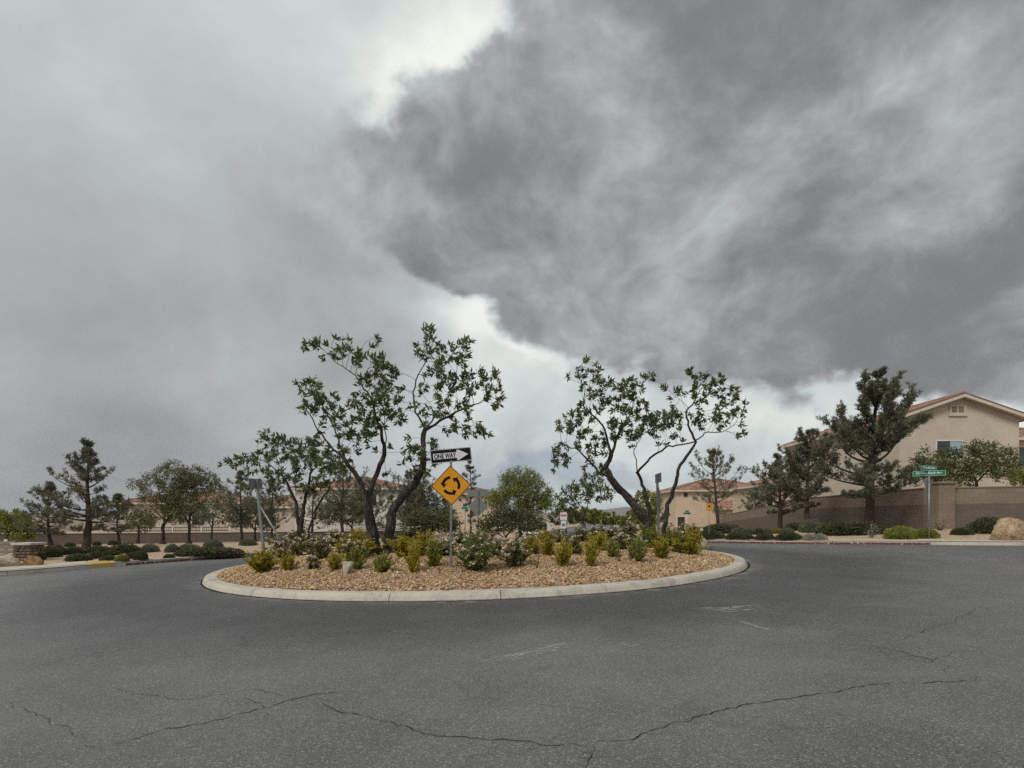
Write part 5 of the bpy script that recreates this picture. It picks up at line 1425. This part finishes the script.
def diamond(parent, z, roll, y=-.032, s=.635):
    M = Matrix.Translation((0, y, z)) @ Matrix.Rotation(roll, 4, 'Y')
    mb = MB(); mb.prism(rot2(rrect(s, s, .04), R(45)), -.001, .001, 'sign_yellow'); mb.prism(rot2(rrect(s - .006, s - .006, .04), R(45)), .0011, .0018, 'steel_back')
    pl = mb.build('roundabout_plate', parent); pl.matrix_local = M
    mb = MB(); ring(rot2(rrect(s - .008, s - .008, .036), R(45)), rot2(rrect(s - .038, s - .038, .026), R(45)), -.0022, -.0011, 'sign_black', mb); mb.build('border', pl)
    for k in range(3):                                  # three arrows turning anticlockwise
        a0 = R(-118 + 120 * k + 90); r0, r1 = .148, .210; arc = R(72); n = 10
        P = [(r1 * math.cos(a0 + arc * i / n), r1 * math.sin(a0 + arc * i / n)) for i in range(n + 1)]
        ae, tipa = a0 + arc, a0 + arc + R(30)
        P += [(.252 * math.cos(ae), .252 * math.sin(ae)), (.170 * math.cos(tipa), .170 * math.sin(tipa)), (.096 * math.cos(ae), .096 * math.sin(ae))]
        P += [(r0 * math.cos(a0 + arc * i / n), r0 * math.sin(a0 + arc * i / n)) for i in range(n, -1, -1)]
        mb = MB(); mb.prism(P, -.0024, -.0012, 'sign_black'); mb.build('arrow', pl)
    return pl
def square_post(parent, h, w=.05, m='steel', name='post'):
    mb = MB(); mb.bbox((-w / 2, -w / 2, -.3), (w / 2, w / 2, h), m, .006)
    for k in range(int(h / .12)): mb.box((-.009, -w / 2 - .0015, .1 + k * .12), (.009, -w / 2 - .0005, .118 + k * .12), 'dark_void')
    mb.build(name, parent)
def assembly(label, g, yaw, z1, z2, roll1, roll2, lean=(0, 0), top=None):
    o = empty('roundabout_sign', g); tag(o, label, 'sign', 'roundabout signs on the island')
    o.rotation_euler = (Matrix.Rotation(lean[0], 4, 'Y') @ Matrix.Rotation(lean[1], 4, 'X') @ Matrix.Rotation(yaw, 4, 'Z')).to_euler()
    square_post(o, top or z1 + .13, .075 if lean[0] else .05); one_way(o, z1, roll1); diamond(o, z2, roll2); return o
g1 = hit(451, 568); d1 = g1.y
assembly('yellow roundabout diamond under a black one way sign at the island\'s front', g1, R(4), zat(455.5, d1) - g1.z, zat(485.5, d1) - g1.z, R(-5.5), R(-2.5))
g2 = at(265, 17.6); dd = g2.y
lo = assembly('leaning signpost with edge-on one way and roundabout plates at the island\'s west side', g2, R(-90), zat(483, dd) - g2.z, zat(500, dd) - g2.z, R(2), R(2), lean=(R(-6.0), 0))
mb = MB(); mb.tube([(0, .03, zat(506, dd) - g2.z), (.1, .82, .18)], .03, 'steel', 6); mb.build('brace', lo)
lo.children[-1].matrix_local = Matrix.Rotation(0, 4, 'Z')
g3 = at(659, 18.6)
assembly('signpost seen edge-on between the trunks of the wide sparse tree', g3, R(88), zat(478, 18.6) - g3.z, zat(499, 18.6) - g3.z, 0, 0, lean=(R(-1.5), 0))
g4 = at(478, 24.3)
assembly('grey backs of a one way and a diamond plate at the island\'s far side', g4, R(178), zat(493, 24.3) - g4.z, zat(507, 24.3) - g4.z + .02, R(1), 0)

def blade(parent, w, h, z, yaw, txt, y=0, tw=.8, m='sign_green', name='blade'):
    mb = MB(); mb.prism(rrect(w, h, .02), -.002, .002, m); b = mb.build(name, parent); b.location = (0, y, z); b.rotation_euler = (0, 0, yaw)
    mb = MB(); ring(rrect(w - .012, h - .012, .02), rrect(w - .03, h - .03, .015), -.0035, -.0022, 'sign_white', mb); mb.build('border', b)
    if txt:
        t = link('lettering', text_mesh(txt, h * .62, 'sign_white', w * tw), b); t.location = (0, -.005, 0)
    return b
def street_sign(label, g, h, blades, yaw=0, post='steel', yield_=False):
    o = empty('street_name_sign', g, yaw); tag(o, label, 'street sign')
    mb = MB(); mb.tube([(0, 0, -.3), (0, 0, h)], .032, post, 8); mb.build('post', o)
    for (w, hh, z, yw, txt) in blades: blade(o, w, hh, z, yw, txt, y=0)
    mb = MB(); mb.box((-.03, -.03, h), (.03, .03, h + .03), 'steel'); mb.build('bracket', o)
    if yield_:
        z = h - .10; P = [(-.38, 0), (0, -.66), (.38, 0)]
        ym = MB(); ym.prism(P, -.001, .001, 'steel_back'); y = ym.build('yield_plate', o); y.location = (0, .045, z); y.rotation_euler = (0, 0, R(25))
        fm = MB(); fm.prism([(p[0] * .97, p[1] * .97 - .008) for p in P], .0012, .002, 'sign_red'); fm.build('red_face', y)
        fm = MB(); fm.prism([(p[0] * .6, p[1] * .6 - .1) for p in P], .0022, .003, 'sign_white'); fm.build('white_face', y)
    return o
g5 = hit(929, 539); d5 = g5.y; hz = zat(475, d5) - g5.z - .06
o5 = street_sign('green street-name sign with two crossed blades on a post at the east verge', g5, hz, [(1.08, .215, hz + .13, R(-36), 'Oregon Rock Ave'), (.95, .20, hz + .34, R(20), 'Twilight')], R(0), yield_=True)
g6 = at(687, 44); h6 = zat(514.5, 44) - g6.z
street_sign('small green street-name sign in front of the two-storey house', g6, h6, [(.62, .16, h6 + .09, R(10), ''), (.5, .16, h6 + .26, R(-70), '')], 0, 'trim')
g7 = at(465, 40); h7 = zat(509.5, 40) - g7.z
street_sign('small green street-name sign beside the grey diamond plate\'s back', g7, h7, [(.55, .19, h7 + .1, R(-20), ''), (.5, .18, h7 + .3, R(60), '')], 0)
def small_sign():
    g = hit(709, 540); d = g.y; o = empty('warning_sign', g); tag(o, 'small yellow warning sign on a thin post by the east red kerb', 'sign')
    z = zat(507, d) - g.z; mb = MB(); mb.tube([(0, 0, -.3), (0, 0, z + .1)], .022, 'steel', 8); mb.build('post', o)
    mb = MB(); mb.prism(rrect(.26, .34, .05), -.001, .001, 'sign_yellow'); p = mb.build('plate', o); p.location = (0, -.03, z)
    mb = MB(); ring(rrect(.25, .33, .045), rrect(.234, .314, .04), -.0022, -.0011, 'sign_black', mb); mb.build('border', p)
    mb = MB(); mb.prism([(-.07, .03), (0, .10), (.07, .03), (.03, .03), (.03, -.02), (-.03, -.02), (-.03, .03)], -.0024, -.0012, 'sign_black'); mb.build('symbol', p)
small_sign()
def notice():
    d = 33.0; g = at(563.5, d); o = empty('notice_sign', g); tag(o, 'white notice sign with red upper plate beyond the island\'s roses', 'sign')
    z = zat(516, d) - g.z; mb = MB(); mb.tube([(0, 0, -.3), (0, 0, z + .25)], .03, 'steel', 8); mb.build('post', o)
    mb = MB(); mb.prism(rrect(.42, .46, .03), -.002, .002, 'sign_white'); p = mb.build('upper_plate', o); p.location = (0, -.04, z)
    mb = MB(); mb.prism(rrect(.36, .12, .01), -.0035, -.0022, 'sign_red'); b = mb.build('red_band', p); b.location = (0, 0, .03)
    mb = MB(); mb.prism(rrect(.32, .46, .03), -.002, .002, 'sign_white'); p = mb.build('lower_plate', o); p.location = (0, -.04, z - .5)
    mb = MB(); mb.prism(rrect(.2, .16, .02), -.0035, -.0022, 'steel'); b = mb.build('symbol', p); b.location = (0, 0, -.03)
notice()

# ================================================================== parked car
def car():
    d = 64.0; x = (527.5 - 512) / F * d; o = empty('parked_car', (x, d, G(x, d)), R(6)); tag(o, 'white car parked nose-on along the avenue beyond the rose bushes', 'car')
    prof = [(-2.2, .35), (-2.22, .62), (-2.1, .74), (-1.1, .88), (-.45, 1.36), (.75, 1.42), (1.55, 1.0), (2.1, .95), (2.2, .7), (2.18, .35)]
    mb = MB(); n = len(prof); V = []
    def half(z): return .86 if z < .9 else .86 - .22 * (z - .9) / .52
    rows = []
    for sx in (-1, -.82, .82, 1):
        rows.append([(sx * half(z) if abs(sx) == 1 else sx * half(z), y, z - (.04 if abs(sx) == 1 and z > .6 else 0)) for y, z in prof])
    V = [p for r in rows for p in r]
    f = [(r * n + i, r * n + i + 1, (r + 1) * n + i + 1, (r + 1) * n + i) for r in range(3) for i in range(n - 1)] + [tuple(range(n - 1, -1, -1)), tuple(3 * n + i for i in range(n))] + [(r * n + n - 1, r * n, (r + 1) * n, (r + 1) * n + n - 1) for r in range(3)]
    mb.add(V, f, 'car_paint'); mb.build('body', o)
    mb = MB(); mb.add([(-.68, -1.09, .905), (.68, -1.09, .905), (.56, -.53, 1.31), (-.56, -.53, 1.31)], [(0, 1, 2, 3)], 'glass_dark'); w = mb.build('windscreen', o); w.location = (0, -.012, .012)
    for sx in (-1, 1):
        mb = MB(); mb.add([(sx * .862, -.75, .93), (sx * .862, 1.2, .95), (sx * .70, .75, 1.33), (sx * .70, -.35, 1.31)], [(0, 1, 2, 3)], 'glass_dark'); mb.build('side_window', o)
        mb = MB(); mb.bbox((sx * .62 - .16, -2.225, .62), (sx * .62 + .16, -2.12, .74), 'lamp_glass', .02); mb.build('headlight', o)
        for y in (-1.35, 1.35):
            mb = MB(); mb.tube([(sx * .70, y, .32), (sx * .88, y, .32)], .32, 'rubber', 18); t = mb.build('wheel', o)
            mb = MB(); mb.tube([(sx * .881, y, .32), (sx * .89, y, .32)], .2, 'steel', 14); mb.build('rim', t)
    mb = MB(); mb.bbox((-.5, -2.24, .42), (.5, -2.2, .6), 'sign_black', .02); mb.build('grille', o)
    for sx in (-1, 1):
        mb = MB(); mb.bbox((sx * .98 - .09, -.85, .92), (sx * .98 + .09, -.75, 1.05), 'car_paint', .03); mb.build('mirror', o)
car()

# ================================================================== far ridge
def ridge():
    rng = random.Random(9); V = []; Fc = []; nx, ny = 160, 9
    for j in range(ny):
        for i in range(nx):
            x = -5200 + 10400 * i / (nx - 1); y = 4300 + 1400 * j / (ny - 1)
            px = 512 + F * x / y
            hgt = 26 + 20 * mnoise.noise((x * .0011, 3.1, 0)) + 16 * mnoise.noise((x * .004, y * .004, 7)) + 52 * math.exp(-((px - 628) / 26) ** 2)
            t = j / (ny - 1); V.append((x, y, -4 + hgt * (math.sin(math.pi * min(1, t * 1.3)) ** .8 if t < .77 else .5)))
    for j in range(ny - 1):
        for i in range(nx - 1): Fc.append((j * nx + i, j * nx + i + 1, (j + 1) * nx + i + 1, (j + 1) * nx + i))
    me = bpy.data.meshes.new('hills'); me.from_pydata(V, [], Fc); me.materials.append(MATS['hill_rock'])
    me.polygons.foreach_set('use_smooth', [True] * len(Fc)); me.update(); link('hills', me)['kind'] = 'structure'
ridge()
for o in bpy.data.objects:
    if o.name.split('.')[0] in ('flower_cluster', 'crown', 'foliage'): o['kind'] = 'stuff'

def haze():
    m = bpy.data.materials.new('haze'); m.use_nodes = True; nt = m.node_tree; nt.nodes.clear()
    out = nt.nodes.new('ShaderNodeOutputMaterial'); v = nt.nodes.new('ShaderNodeVolumePrincipled')
    v.inputs['Color'].default_value = (.80, .87, .95, 1); v.inputs['Density'].default_value = .00008; v.inputs['Anisotropy'].default_value = .0
    nt.links.new(v.outputs[0], out.inputs['Volume']); MATS['haze'] = m
    mb = MB(); mb.box((-5400, -1300, -8), (5400, 6200, 115), 'haze'); o = mb.build('haze'); o['kind'] = 'stuff'
haze()
